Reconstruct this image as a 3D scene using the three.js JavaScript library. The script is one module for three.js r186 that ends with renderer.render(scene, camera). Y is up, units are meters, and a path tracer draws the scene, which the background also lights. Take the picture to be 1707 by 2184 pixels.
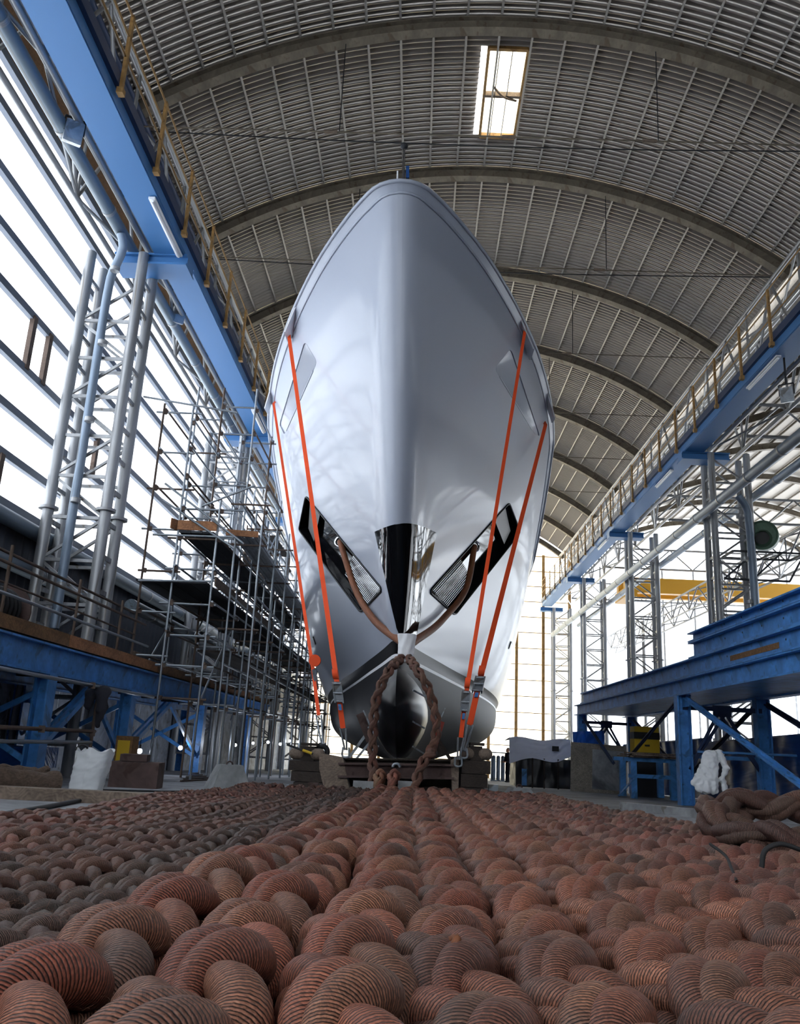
import * as THREE from 'three';
import { mergeGeometries, mergeVertices } from 'three/addons/utils/BufferGeometryUtils.js';
import { MarchingCubes } from 'three/addons/objects/MarchingCubes.js';
import { Brush, Evaluator, HOLLOW_SUBTRACTION } from 'three-bvh-csg';
import { ImprovedNoise } from 'three/addons/math/ImprovedNoise.js';

// ---------------------------------------------------------------- camera, sky, exposure
const scene = new THREE.Scene();
const CAM = new THREE.Vector3(0, 0.5, 0);
const F = 1777.27, PITCH = 0.2729, YAW = 0.0298, ROLL = 0.0499;
const fwd = new THREE.Vector3(-Math.sin(YAW) * Math.cos(PITCH), Math.sin(PITCH), -Math.cos(YAW) * Math.cos(PITCH));
const r0 = new THREE.Vector3(Math.cos(YAW), 0, -Math.sin(YAW));
const u0 = new THREE.Vector3().crossVectors(r0, fwd);
const RIGHT = r0.clone().multiplyScalar(Math.cos(ROLL)).addScaledVector(u0, Math.sin(ROLL));
const UPV = u0.clone().multiplyScalar(Math.cos(ROLL)).addScaledVector(r0, -Math.sin(ROLL));
const camera = new THREE.PerspectiveCamera(2 * Math.atan(1092 / F) * 180 / Math.PI, 1707 / 2184, 0.05, 500);
camera.position.copy(CAM);
camera.quaternion.setFromRotationMatrix(new THREE.Matrix4().makeBasis(RIGHT, UPV, fwd.clone().negate()));
scene.add(camera);
scene.background = new THREE.Color().setRGB(0.93, 0.97, 1.0);     // bright overcast sky
scene.backgroundIntensity = 5.2;
const renderer = new THREE.WebGLRenderer({ antialias: true });
renderer.toneMapping = THREE.LinearToneMapping;
renderer.toneMappingExposure = 1.72;
renderer.shadowMap.enabled = true;

// ---------------------------------------------------------------- helpers
function mulberry(a) { return () => { a |= 0; a = a + 0x6D2B79F5 | 0; let t = Math.imul(a ^ a >>> 15, 1 | a); t = t + Math.imul(t ^ t >>> 7, 61 | t) ^ t; return ((t ^ t >>> 14) >>> 0) / 4294967296; }; }
const rnd = mulberry(7);
const noise = new ImprovedNoise();
const N3 = (x, y, z) => noise.noise(x + 31.7, y + 11.3, z + 5.1);
const clamp = (x, a, b) => Math.min(b, Math.max(a, x));
const lerp = (a, b, k) => a + (b - a) * k;
const smooth = (a, b, x) => { const k = clamp((x - a) / (b - a), 0, 1); return k * k * (3 - 2 * k); };
const table = (xs, ys) => u => { if (u <= xs[0]) return ys[0]; for (let i = 1; i < xs.length; i++) if (u <= xs[i]) return lerp(ys[i - 1], ys[i], (u - xs[i - 1]) / (xs[i] - xs[i - 1])); return ys[ys.length - 1]; };
// a place given by metres right of, above and ahead of the camera
const V = (X, Y, t) => new THREE.Vector3(X, Y + CAM.y, -t);
function rayOf(px, py) { const d = fwd.clone().multiplyScalar(F).addScaledVector(RIGHT, px - 853.5).addScaledVector(UPV, 1092 - py); return d.multiplyScalar(-1 / d.z); }
const P = (px, py, t) => { const d = rayOf(px, py); return V(d.x * t, d.y * t, t); };
const SLOPE = 0.0236;
const floorY = t => -SLOPE * t;                       // world height of the floor
const onFloor = (X, t) => new THREE.Vector3(X, floorY(t), -t);

const used = {};
function numbered(n) { const k = used[n] = (used[n] ?? -1) + 1; return k ? `${n}_${String(k).padStart(3, '0')}` : n; }
function finish(g) { if (!g.getAttribute('normal')) g.computeVertexNormals(); return g; }
function merge(gs) {
  if (!Array.isArray(gs)) return gs;
  if (gs.length === 1) return gs[0];
  const col = gs.some(g => g.getAttribute('color'));
  return mergeGeometries(gs.map(g => { g = g.index ? g.toNonIndexed() : g; for (const k of Object.keys(g.attributes)) if (!['position', 'normal', 'uv'].includes(k) && !(col && k === 'color')) g.deleteAttribute(k); if (!g.getAttribute('uv')) g.setAttribute('uv', new THREE.BufferAttribute(new Float32Array(g.getAttribute('position').count * 2), 2)); return g; }));
}
function obj(name, gs, mat, parent = scene) {
  const m = new THREE.Mesh(finish(merge(gs)), mat);
  m.name = parent === scene ? numbered(name) : name;
  m.castShadow = m.receiveShadow = true;
  parent.add(m); return m;
}
function tag(o, label, category, group) { o.userData = { ...o.userData, label, category }; if (group) o.userData.group = group; return o; }
function thing(name, label, category, group, pos) {
  const o = new THREE.Group(); o.name = numbered(name); scene.add(o);
  if (pos) o.position.copy(pos);
  return tag(o, label, category, group);
}
function struct(name, label) { const o = new THREE.Group(); o.name = numbered(name); scene.add(o); o.userData = { kind: 'structure', label }; return o; }
// children are built in world coordinates; this re-seats a group at a base point without moving them
function seat(o, base) { o.position.copy(base); for (const c of o.children) c.position.sub(base); return o; }

// shapes; every uv is in metres
function uvBox(g) {
  g = g.index ? g.toNonIndexed() : g;
  const p = g.getAttribute('position'), n = g.getAttribute('normal'), uv = new Float32Array(p.count * 2);
  for (let i = 0; i < p.count; i++) {
    const ax = Math.abs(n.getX(i)), ay = Math.abs(n.getY(i)), az = Math.abs(n.getZ(i));
    const [a, b] = ax > ay && ax > az ? [p.getZ(i), p.getY(i)] : ay > az ? [p.getX(i), p.getZ(i)] : [p.getX(i), p.getY(i)];
    uv[2 * i] = a; uv[2 * i + 1] = b;
  }
  g.setAttribute('uv', new THREE.BufferAttribute(uv, 2)); return g;
}
function box(w, h, d, x = 0, y = 0, z = 0) { return uvBox(new THREE.BoxGeometry(w, h, d).translate(x, y, z)); }
function boxAt(c, w, h, d, ry = 0, rx = 0, rz = 0) { return uvBox(new THREE.BoxGeometry(w, h, d)).rotateZ(rz).rotateX(rx).rotateY(ry).translate(c.x, c.y, c.z); }
const UP = new THREE.Vector3(0, 1, 0);
function frame(a, b, up = UP) {                            // z axis from a to b
  const z = b.clone().sub(a).normalize(); let x = new THREE.Vector3().crossVectors(up, z);
  if (x.lengthSq() < 1e-6) x = new THREE.Vector3(1, 0, 0).sub(z.clone().multiplyScalar(z.x));
  x.normalize(); const y = new THREE.Vector3().crossVectors(z, x);
  return new THREE.Matrix4().makeBasis(x, y, z).setPosition(a.clone().add(b).multiplyScalar(0.5));
}
function bar(a, b, w, h, up) { return uvBox(new THREE.BoxGeometry(w, h, a.distanceTo(b))).applyMatrix4(frame(a, b, up)); }
function tube(a, b, r, seg = 8, cap = true) { return new THREE.CylinderGeometry(r, r, a.distanceTo(b), seg, 1, !cap).rotateX(Math.PI / 2).applyMatrix4(frame(a, b)); }
function ibeam(a, b, h, w, tf = 0.03, tw = 0.02, up) {
  const L = a.distanceTo(b), m = frame(a, b, up);
  return [uvBox(new THREE.BoxGeometry(w, tf, L)).translate(0, h / 2 - tf / 2, 0), uvBox(new THREE.BoxGeometry(w, tf, L)).translate(0, -h / 2 + tf / 2, 0), uvBox(new THREE.BoxGeometry(tw, h - 2 * tf, L))].map(g => g.applyMatrix4(m));
}
function sweep(pts, r, seg = 8, n = 24, closed = false) { return new THREE.TubeGeometry(new THREE.CatmullRomCurve3(pts, closed), n, r, seg, closed); }
function gridGeo(nu, nv, fn, wrapUv = null) {              // (nu+1) x (nv+1) points
  const pos = [], uv = [], idx = [];
  for (let j = 0; j <= nv; j++) for (let i = 0; i <= nu; i++) { const p = fn(i / nu, j / nv, i, j); pos.push(p.x, p.y, p.z); uv.push(...(wrapUv ? wrapUv(i / nu, j / nv) : [i / nu, j / nv])); }
  for (let j = 0; j < nv; j++) for (let i = 0; i < nu; i++) { const a = j * (nu + 1) + i, b = a + 1, c = a + nu + 1, d = c + 1; idx.push(a, b, d, a, d, c); }
  const g = new THREE.BufferGeometry(); g.setAttribute('position', new THREE.Float32BufferAttribute(pos, 3)); g.setAttribute('uv', new THREE.Float32BufferAttribute(uv, 2)); g.setIndex(idx); g.computeVertexNormals(); return g;
}
// a smooth body round tapered bones [[x,y,z,r],[x,y,z,r]]
function blob(bones, cell, k = 0.03, lump = 0, lumpScale = 8) {
  const lo = new THREE.Vector3(1e9, 1e9, 1e9), hi = lo.clone().negate();
  for (const b of bones) for (const j of b) { const q = new THREE.Vector3(j[0], j[1], j[2]); lo.min(q.clone().subScalar(j[3] + 3 * cell)); hi.max(q.clone().addScalar(j[3] + 3 * cell)); }
  const c = lo.clone().add(hi).multiplyScalar(0.5), half = Math.max(hi.x - lo.x, hi.y - lo.y, hi.z - lo.z) / 2, n = Math.ceil(2 * half / cell) + 4;
  const mc = new MarchingCubes(n, new THREE.MeshStandardMaterial(), false, false, 400000); mc.isolation = 0; mc.reset();
  const step = 2 / n;
  for (let z = 0; z < n; z++) for (let y = 0; y < n; y++) for (let x = 0; x < n; x++) {
    const px = c.x + (x * step - 1) * half, py = c.y + (y * step - 1) * half, pz = c.z + (z * step - 1) * half; let d = 1e3;
    for (const [a, b] of bones) {
      const bx = b[0] - a[0], by = b[1] - a[1], bz = b[2] - a[2], L = bx * bx + by * by + bz * bz;
      const h = L > 0 ? clamp(((px - a[0]) * bx + (py - a[1]) * by + (pz - a[2]) * bz) / L, 0, 1) : 0;
      const e = Math.hypot(px - a[0] - h * bx, py - a[1] - h * by, pz - a[2] - h * bz) - lerp(a[3], b[3], h);
      const m = Math.max(k - Math.abs(d - e), 0) / k; d = Math.min(d, e) - m * m * k * 0.25;
    }
    if (lump) d += lump * N3(px * lumpScale, py * lumpScale, pz * lumpScale);
    mc.field[x + y * n + z * n * n] = -d;
  }
  mc.update();
  const g = new THREE.BufferGeometry();
  g.setAttribute('position', new THREE.BufferAttribute(mc.positionArray.slice(0, mc.count * 3), 3));
  g.deleteAttribute('normal');
  g.scale(half, half, half).translate(c.x, c.y, c.z);
  const w = mergeVertices(g, cell * 0.02); w.computeVertexNormals(); return uvBox(w);
}

// ---------------------------------------------------------------- textures and materials
function dataTex(n, fn, srgb = true, rep = 1) {
  const d = new Uint8Array(n * n * 4);
  for (let y = 0; y < n; y++) for (let x = 0; x < n; x++) { const c = fn(x / n, y / n), i = 4 * (y * n + x); d[i] = clamp(c[0], 0, 255); d[i + 1] = clamp(c[1], 0, 255); d[i + 2] = clamp(c[2], 0, 255); d[i + 3] = 255; }
  const t = new THREE.DataTexture(d, n, n); t.wrapS = t.wrapT = THREE.RepeatWrapping; t.magFilter = THREE.LinearFilter; t.minFilter = THREE.LinearFilter; if (srgb) t.colorSpace = THREE.SRGBColorSpace; t.repeat.set(rep, rep); t.needsUpdate = true; return t;
}
// noise that repeats over the unit square
function tiled(u, v, f, seed = 0) { const a = u * 2 * Math.PI, b = v * 2 * Math.PI, k = f / (2 * Math.PI); return noise.noise(Math.cos(a) * k + seed * 3.7 + 9, Math.sin(a) * k + Math.cos(b) * k * 1.3 + 4, Math.sin(b) * k + seed + 2); }
const fbm = (u, v, f, s = 0) => tiled(u, v, f, s) + 0.5 * tiled(u, v, f * 2.1, s + 1) + 0.25 * tiled(u, v, f * 4.3, s + 2);
const wearTex = dataTex(512, (u, v) => { const a = 228 + 34 * fbm(u, v, 6) + 14 * fbm(u, v, 30, 3), s = smooth(0.35, 0.7, fbm(u, v, 9, 5)); return [a - 40 * s, a - 50 * s, a - 60 * s]; }, true, 0.5);
const wearBump = dataTex(256, (u, v) => { const a = 128 + 60 * fbm(u, v, 14, 2); return [a, a, a]; }, false, 0.7);
const concreteTex = dataTex(1024, (u, v) => { const a = 196 + 34 * fbm(u, v, 4, 1) + 20 * fbm(u, v, 22, 4) + 12 * fbm(u, v, 70, 6), s = smooth(0.25, 0.75, fbm(u, v, 7, 8)); return [a - 46 * s, a - 46 * s, a - 44 * s]; }, true, 0.17);
const concreteBump = dataTex(512, (u, v) => { const a = 128 + 50 * fbm(u, v, 40, 2) + 30 * fbm(u, v, 9, 3); return [a, a, a]; }, false, 0.5);
const woodTex = dataTex(512, (u, v) => { const g = fbm(u * 1, v, 5, 1), l = Math.sin((v * 26 + 3 * g) * 6.28) * 0.5 + 0.5; const a = 200 + 26 * l + 30 * fbm(u, v, 30, 3) + 26 * g; return [a, a * 0.97, a * 0.93]; }, true, 0.8);
function mat(color, rough = 0.6, metal = 0, o = {}) { return new THREE.MeshStandardMaterial({ color, roughness: rough, metalness: metal, side: THREE.DoubleSide, ...o }); }
function pmat(color, rough, metal, o) { return new THREE.MeshPhysicalMaterial({ color, roughness: rough, metalness: metal, side: THREE.DoubleSide, ...o }); }
const M = {
  concrete: mat(0xa9abb0, 0.8, 0, { map: concreteTex, bumpMap: concreteBump, bumpScale: 0.004 }),
  block: mat(0xb9bcbf, 0.85, 0, { map: concreteTex, bumpMap: concreteBump, bumpScale: 0.006 }),
  ground: mat(0xb4b2ac, 0.9, 0),
  roof: mat(0xa8a29c, 0.34, 0.7),
  roofPale: mat(0xb3aca2, 0.6, 0.1),
  purlin: mat(0xb0aca6, 0.5, 0.3),
  arch: mat(0x7d7466, 0.65, 0.1, { map: wearTex }),
  blue: mat(0x4c8fd6, 0.45, 0.05, { map: wearTex, bumpMap: wearBump, bumpScale: 0.0015 }),
  bluePale: mat(0x4d86c4, 0.5, 0.05, { map: wearTex }),
  runway: mat(0x3f74ac, 0.5, 0.05, { bumpMap: wearBump, bumpScale: 0.001 }),
  navy: mat(0x2b3c5c, 0.5, 0.2),
  yellow: mat(0xa9834e, 0.6, 0.1, { map: wearTex }),
  craneYellow: mat(0xd9a02f, 0.5, 0.05),
  steel: mat(0xa7a9ac, 0.42, 0.45, { map: wearTex }),
  pipe: mat(0x7c8b98, 0.45, 0.25, { map: wearTex }),
  pipeBlue: mat(0x8b9cb0, 0.45, 0.25, { map: wearTex }),
  galv: mat(0x9ea6ae, 0.35, 0.6, { map: wearTex }),
  rustTube: mat(0x6b5a50, 0.7, 0.3, { map: wearTex }),
  girt: mat(0x6f7683, 0.6, 0.2),
  dark: mat(0x23262c, 0.7, 0.1),
  darkSheet: mat(0x44464c, 0.6, 0.3),
  greyPanel: mat(0xbcc4d0, 0.7, 0.0, { map: wearTex }),
  brownBoard: mat(0x8c6a48, 0.8, 0, { map: woodTex }),
  ply: mat(0xb7825c, 0.8, 0, { map: woodTex }),
  timber: mat(0x8d8077, 0.85, 0, { map: woodTex, bumpMap: woodTex, bumpScale: 0.004 }),
  darkTimber: mat(0x3d3532, 0.85, 0, { map: woodTex, bumpMap: woodTex, bumpScale: 0.006 }),
  log: mat(0x6a5b52, 0.9, 0, { map: woodTex, bumpMap: woodTex, bumpScale: 0.008 }),
  panelLight: new THREE.MeshPhysicalMaterial({ color: 0xf4f8ff, roughness: 1, transmission: 0.75, thickness: 0, side: THREE.DoubleSide }),
  panelWarm: new THREE.MeshPhysicalMaterial({ color: 0xfff1d2, roughness: 1, transmission: 0.8, thickness: 0, side: THREE.DoubleSide }),
  glass: new THREE.MeshPhysicalMaterial({ color: 0xffffff, roughness: 0.05, transmission: 1, thickness: 0, side: THREE.DoubleSide }),
  hull: pmat(0x9ea5b4, 0.42, 0.0, { clearcoat: 0.16, clearcoatRoughness: 0.08 }),
  hullDeck: mat(0xb9bcc2, 0.7),
  antifoul: pmat(0x1d1d22, 0.6, 0.0, { specularIntensity: 0.35 }),
  boot: pmat(0x090b10, 0.5, 0, { specularIntensity: 0.3 }),
  white: mat(0xe8ebf0, 0.5),
  mirror: pmat(0x0d0e11, 0.05, 0, { specularIntensity: 0.2, ior: 1.5 }),
  bulb: pmat(0x131418, 0.32, 0, { specularIntensity: 0.6 }),
  chrome: mat(0xc9ccd0, 0.2, 1),
  black: mat(0x101114, 0.5),
  orange: mat(0xf0521f, 0.75, 0),
  cloth: mat(0xe6e8ec, 0.85),
  coverall: mat(0xeef1f5, 0.9),
  bag: mat(0xd5d9dd, 0.5),
  tarpBlue: mat(0x11427f, 0.45, 0, { bumpMap: wearBump, bumpScale: 0.02 }),
  tarpWhite: mat(0xdfe2f2, 0.6),
  tarpBlack: mat(0x17191f, 0.4),
  green: mat(0x5f8069, 0.5, 0.1, { map: wearTex }),
  genYellow: mat(0xc9a51c, 0.5),
  red: mat(0x8e2f22, 0.6),
  rubber: mat(0x1b1c1f, 0.7),
  rust: mat(0x5d4b48, 0.85, 0.15, { map: wearTex, bumpMap: wearBump, bumpScale: 0.006 }),
  sleeve: mat(0x8f5a3d, 0.75, 0, { map: woodTex }),
  skin: mat(0xb98468, 0.6),
  darkCloth: mat(0x22232c, 0.9),
};
// ---------------------------------------------------------------- the hall
const T0 = -14, T1 = 66, BAY = 6, COLT = [-6.6, 5.4, 17.4, 29.4, 41.4, 53.4, 65.4];
{ // floor: one sloping slab, and the yard round the hall
  const slab = (x0, x1, t0, t1, top, thick) => {
    const g = new THREE.BoxGeometry(x1 - x0, thick, t1 - t0).translate((x0 + x1) / 2, 0, -(t0 + t1) / 2), p = g.getAttribute('position');
    for (let i = 0; i < p.count; i++) p.setY(i, floorY(-p.getZ(i)) + top + (p.getY(i) > 0 ? 0 : -thick));
    return uvBox(g);
  };
  const f = obj('floor', slab(-8.8, 33, T0, T1 + 6, 0, 0.3), M.concrete); f.userData = { kind: 'structure', label: 'grey concrete slipway floor sloping away under the yacht' };
  const y = obj('ground', slab(-160, 190, -120, 260, -0.32, 0.2), M.ground); y.userData = { kind: 'structure', label: 'pale yard outside the shed' };
}
const ARC = { x: 1.526, y: 2.483, r: 16.35 }, HALF = Math.asin(10.05 / 16.35);
const arcP = (cx, a, dr, t) => V(cx + (ARC.r + dr) * Math.sin(a), ARC.y + (ARC.r + dr) * Math.cos(a), t);
const SKY_T = [19.0, 22.5], SKY_A = [-0.015, 0.052];               // roof light, along the hall and across the arch
const archT = []; for (let k = -5; k <= 8; k++) archT.push(17.98 + 6 * k);
function roofHall(root, cx, t0s, sheetMat, corr, hole) {
  const NP = 24;
  t0s.forEach((t0, bay) => {
    if (bay === t0s.length - 1) return;
    const pos = [], idx = [], uv = [], na = 48, nt = corr ? (t0 < 5 ? 60 : 240) : 2, a = i => lerp(-HALF, HALF, i / na);
    for (let j = 0; j <= nt; j++) for (let i = 0; i <= na; i++) {
      const t = t0 + BAY * j / nt, c = Math.sin(t / 0.2 * 2 * Math.PI), dr = corr ? 0.19 + 0.065 * Math.tanh(2.4 * c) : 0.16;
      const p = arcP(cx, a(i), dr, t); pos.push(p.x, p.y, p.z); uv.push(a(i) * ARC.r, t);
    }
    for (let j = 0; j < nt; j++) for (let i = 0; i < na; i++) {
      const t = t0 + BAY * (j + 0.5) / nt, am = (a(i) + a(i + 1)) / 2;
      if (hole && t > SKY_T[0] && t < SKY_T[1] && am > SKY_A[0] && am < SKY_A[1]) continue;
      const q = j * (na + 1) + i; idx.push(q, q + 1, q + na + 2, q, q + na + 2, q + na + 1);
    }
    const g = new THREE.BufferGeometry(); g.setAttribute('position', new THREE.Float32BufferAttribute(pos, 3)); g.setAttribute('uv', new THREE.Float32BufferAttribute(uv, 2)); g.setIndex(idx); g.computeVertexNormals();
    obj('roof_sheet', g, sheetMat, root);
    for (let k = 0; k <= NP; k++) {
      const an = lerp(-HALF, HALF, k / NP), up = new THREE.Vector3(Math.sin(an), Math.cos(an), 0);
      obj('purlin', bar(arcP(cx, an, 0.06, t0), arcP(cx, an, 0.06, t0 + BAY), 0.055, 0.12, up), corr ? M.purlin : M.arch, root);
    }
  });
  for (const t of t0s) {
    const na = 40, ring = (dr, w, h) => gridGeo(na, 4, (u, v) => { const k = Math.round(v * 4) % 4, s = [[-1, -1], [1, -1], [1, 1], [-1, 1]][k]; return arcP(cx, lerp(-HALF, HALF, u), dr + s[1] * h / 2, t + s[0] * w / 2); }, (u, v) => [u * 22, v * 0.6]);
    const g = [ring(-0.36, 0.3, 0.04), ring(-0.02, 0.3, 0.04), ring(-0.19, 0.05, 0.32)].map(q => { const n = q.toNonIndexed(); n.computeVertexNormals(); return n; });
    obj('arch_rib', g, M.arch, root);
  }
}
const ceiling = struct('ceiling', 'arched roof of grey corrugated steel sheets on curved ribs');
roofHall(ceiling, ARC.x, archT, M.roof, true, true);
{ // roof light
  const w = struct('window_1', 'square roof light glowing white between two curved ribs'), c = [], A = SKY_A, T = SKY_T;
  for (const a of A) c.push(bar(arcP(ARC.x, a, 0.12, T[0]), arcP(ARC.x, a, 0.12, T[1]), 0.08, 0.16, new THREE.Vector3(Math.sin(a), Math.cos(a), 0)));
  const e = t => bar(arcP(ARC.x, A[0], 0.12, t), arcP(ARC.x, A[1], 0.12, t), 0.1, 0.16);
  obj('window_frame', [...c, e(T[0]), e(T[1])], M.yellow, w);
  obj('crossbar', e(lerp(T[0], T[1], 0.5)), M.timber, w);
  obj('rod', [bar(arcP(ARC.x, 0.004, 0.06, T[0]), arcP(ARC.x, 0.004, 0.06, T[1]), 0.03, 0.04), bar(arcP(ARC.x, 0.026, 0.06, T[0]), arcP(ARC.x, 0.026, 0.06, T[1]), 0.03, 0.04)], M.purlin, w);
  obj('pane', gridGeo(1, 1, (u, v) => arcP(ARC.x, lerp(A[0], A[1], u), 0.2, lerp(T[0], T[1], v))), M.panelWarm, w);
  obj('hook', [sweep([arcP(ARC.x, 0.0, 0.08, 20.4), arcP(ARC.x, 0.02, 0.0, 20.7), arcP(ARC.x, 0.045, 0.05, 20.9)], 0.035, 6, 12)], M.timber, w);
}
const aisleRoof = struct('ceiling_aisle', 'pale arched roof of the neighbouring bay');
roofHall(aisleRoof, ARC.x + 21.2, archT, M.roofPale, false, false);

// tie rods with hangers, one set at each rib
for (const t of archT.filter(t => t > 15 && t < 52)) {
  const r = thing('tie_rod', 'thin steel tie rod slung below a curved roof rib', 'tie rod', 'tie rods under the roof ribs'), y = 13.9;
  obj('rod', tube(V(-8.2, y + 1.3, t + 0.1), V(11.4, y + 1.3, t + 0.1), 0.022, 6), M.arch, r);
  for (const x of [-2.6, 5.6]) obj('hanger', tube(V(x, y + 1.3, t + 0.1), V(x, ARC.y + Math.sqrt(ARC.r ** 2 - (x - ARC.x) ** 2) - 0.3, t), 0.014, 5), M.dark, r);
  for (const x of [-3.0, 1.6, 5.2]) obj('turnbuckle', [tube(V(x, y + 1.3, t + 0.1), V(x + 0.35, y + 1.3, t + 0.1), 0.05, 6)], M.timber, r);
  if (t < 25) obj('cable', sweep([V(-8.2, y + 1.5, t + 0.5), V(-2, y + 1.36, t + 0.5), V(4, y + 1.34, t + 0.5), V(11.4, y + 1.5, t + 0.5)], 0.018, 5, 30), M.dark, r);
}
// ---- left wall: backlit sheets between girts, dark sheet below, panel wall behind the platform
const XL = -8.75;
const wallL = struct('wall_left', 'left wall of translucent sheets glowing with daylight between steel girts');
const girtY = [4.4, 5.35, 6.31, 7.32, 8.55, 9.6, 10.6, 11.77, 12.7];
for (let k = 0; k < COLT.length - 1; k++) {
  const a = COLT[k] + 0.4, b = COLT[k + 1] + 0.4;
  if (k < 1) { obj('solid_sheet', box(0.06, 8.4, b - a, XL, 8.55 + CAM.y, -(a + b) / 2), M.darkSheet, wallL); }
  else for (let j = 0; j < girtY.length - 1; j++) for (let h = 0; h < 4; h++) {
    const z0 = lerp(a, b, h / 4), z1 = lerp(a, b, (h + 1) / 4), n = 20;
    obj('translucent_sheet', gridGeo(n * 2, 1, (u, v) => V(XL + 0.012 * Math.sin(u * n * Math.PI), lerp(girtY[j], girtY[j + 1], v), lerp(z0, z1, u))), M.panelLight, wallL);
  }
  for (const y of girtY) obj('girt', bar(V(XL + 0.11, y, a), V(XL + 0.11, y, b), 0.12, 0.17), M.girt, wallL);
  obj('eaves_board', box(0.06, 2.9, b - a, XL - 0.05, 14.15 + CAM.y, -(a + b) / 2), M.brownBoard, wallL);
  { const n = 60; obj('corrugated_sheet', gridGeo(n * 2, 1, (u, v) => V(XL + 0.04 * Math.sin(u * n * Math.PI), lerp(1.2, 4.45, v), lerp(a, b, u))), M.darkSheet, wallL); }
  for (let h = 0; h < 6; h++) obj('wall_panel', box(0.1, 3.9, (b - a) / 6 - 0.03, XL + 0.35, 0.15, -lerp(a, b, (h + 0.5) / 6)), M.greyPanel, wallL);
}
for (const [px, t, y0, y1] of [[88, 16.1, 7.32, 8.55], [122, 16.9, 7.32, 8.55], [40, 15.0, 4.4, 5.4], [75, 15.8, 4.4, 5.3], [208, 20.3, 6.31, 7.4], [186, 19.6, 6.31, 7.4]])
  obj('mullion', box(0.1, y1 - y0, 0.16, XL + 0.15, (y0 + y1) / 2 + CAM.y, -t), M.rustTube, wallL);

// ---- far end wall, warm translucent sheets in a grid
const wallEnd = struct('wall_back', 'far end wall of warm translucent sheets in a slender grid');
{
  const t = T1 + 1, xs = []; for (let x = -9; x <= 12.01; x += 2.1) xs.push(x);
  const yb = floorY(t) - CAM.y;
  for (let i = 0; i < xs.length - 1; i++) {
    for (let k = 0; k < 7; k++) { const ya = lerp(yb, 15.5, k / 7), yc = lerp(yb, 15.5, (k + 1) / 7); obj('end_sheet', gridGeo(1, 1, (u, v) => V(lerp(xs[i], xs[i + 1], u), lerp(ya, yc, v), t)), M.panelWarm, wallEnd); }
  }
  for (const x of xs) obj('post', box(0.22, 15.5 - yb, 0.25, x, (15.5 + yb) / 2 + CAM.y, -t + 0.3), M.yellow, wallEnd);
  for (let k = 0; k <= 14; k++) obj('rail', box(21, 0.06, 0.08, 1.5, lerp(yb, 15.4, k / 14) + CAM.y, -t + 0.2), M.yellow, wallEnd);
  obj('gable_sheet', gridGeo(24, 1, (u, v) => { const a = lerp(-HALF, HALF, u), p = arcP(ARC.x, a, 0.1, t); return v ? p : V(p.x - 0, 15.45, t); }), M.panelWarm, wallEnd);
}
const wallF = struct('wall_front', 'grey sheet wall closing the hall behind the rope mat');
for (let x = -8.8; x < 33; x += 2.2) { obj('front_sheet', box(2.18, 7.5, 0.06, x + 1.1, 3.4, 10.5), M.darkSheet, wallF); obj('top_sheet', box(2.18, 6.8, 0.06, x + 1.1, 16.5, 10.5), M.darkSheet, wallF); obj('glazing_sheet', gridGeo(1, 1, (u, v) => V(x + 2.2 * u, lerp(6.6, 12.6, v), -10.5)), x < 9 ? M.panelLight : M.darkSheet, wallF); }
const wallR = struct('wall_right', 'far side wall of the neighbouring bay in pale translucent sheets');
for (let t = -12; t < 66; t += 6) {
  obj('side_sheet', gridGeo(1, 1, (u, v) => V(32.8, lerp(-2, 14.8, v), lerp(t, t + 6, u))), t < 35 ? M.darkSheet : M.panelLight, wallR);
  obj('post', box(0.3, 16.5, 0.3, 32.6, 6.6, -t), M.steel, wallR);
}
for (let x = 12; x < 32; x += 2.5) { obj('end_sheet', gridGeo(1, 1, (u, v) => V(lerp(x, x + 2.5, u), lerp(-2.2, 14.6, v), 67)), M.panelLight, wallR); obj('end_post', box(0.12, 17, 0.12, x, 6.8, -66.8), M.steel, wallR); }
// gable of the neighbouring bay
obj('gable_sheet', gridGeo(24, 1, (u, v) => { const a = lerp(-HALF, HALF, u), p = arcP(ARC.x + 21.2, a, 0.1, 67); return v ? p : V(p.x, 14.6, 67); }), M.panelLight, wallR);

// ---- lattice columns
function latticeColumn(x0, x1, t, top, label, group) {
  const y0 = floorY(t) - CAM.y, c = thing('lattice_column', label, 'column', group, onFloor((x0 + x1) / 2, t + 0.4));
  const base = c.position.clone(), L = (X, Y, T) => V(X, Y, T).sub(base);
  for (const x of [x0, x1]) for (const d of [0, 0.78]) {
    obj('tube', tube(L(x, y0, t + d), L(x, top, t + d), 0.125, 14), M.steel, c);
    obj('flange', [tube(L(x, 4.6, t + d), L(x, 4.66, t + d), 0.21, 14)], M.steel, c);
  }
  let up = true;
  for (let y = y0 + 0.6; y < top - 0.9; y += 0.95, up = !up) for (const d of [0, 0.78]) {
    obj('lacing', bar(L(x0, y, t + d), L(x1, y, t + d), 0.07, 0.07), M.steel, c);
    obj('lacing', bar(L(up ? x0 : x1, y, t + d), L(up ? x1 : x0, y + 0.95, t + d), 0.06, 0.06), M.steel, c);
  }
  for (let y = y0 + 0.8; y < top - 0.5; y += 0.75) for (const x of [x0, x1]) obj('batten', bar(L(x, y, t), L(x, y, t + 0.78), 0.05, 0.1), M.steel, c);
  return c;
}
for (const t of COLT.filter(t => t > 5)) {
  latticeColumn(-8.21, -6.94, t, 11, 'steel lattice column of four tubes against the glowing left wall', 'lattice columns along the glowing wall');
  if (t > 20) latticeColumn(10.55, 11.85, t, 11, 'steel lattice column between the yacht hall and the open bay', 'lattice columns beside the open bay');
}
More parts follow.
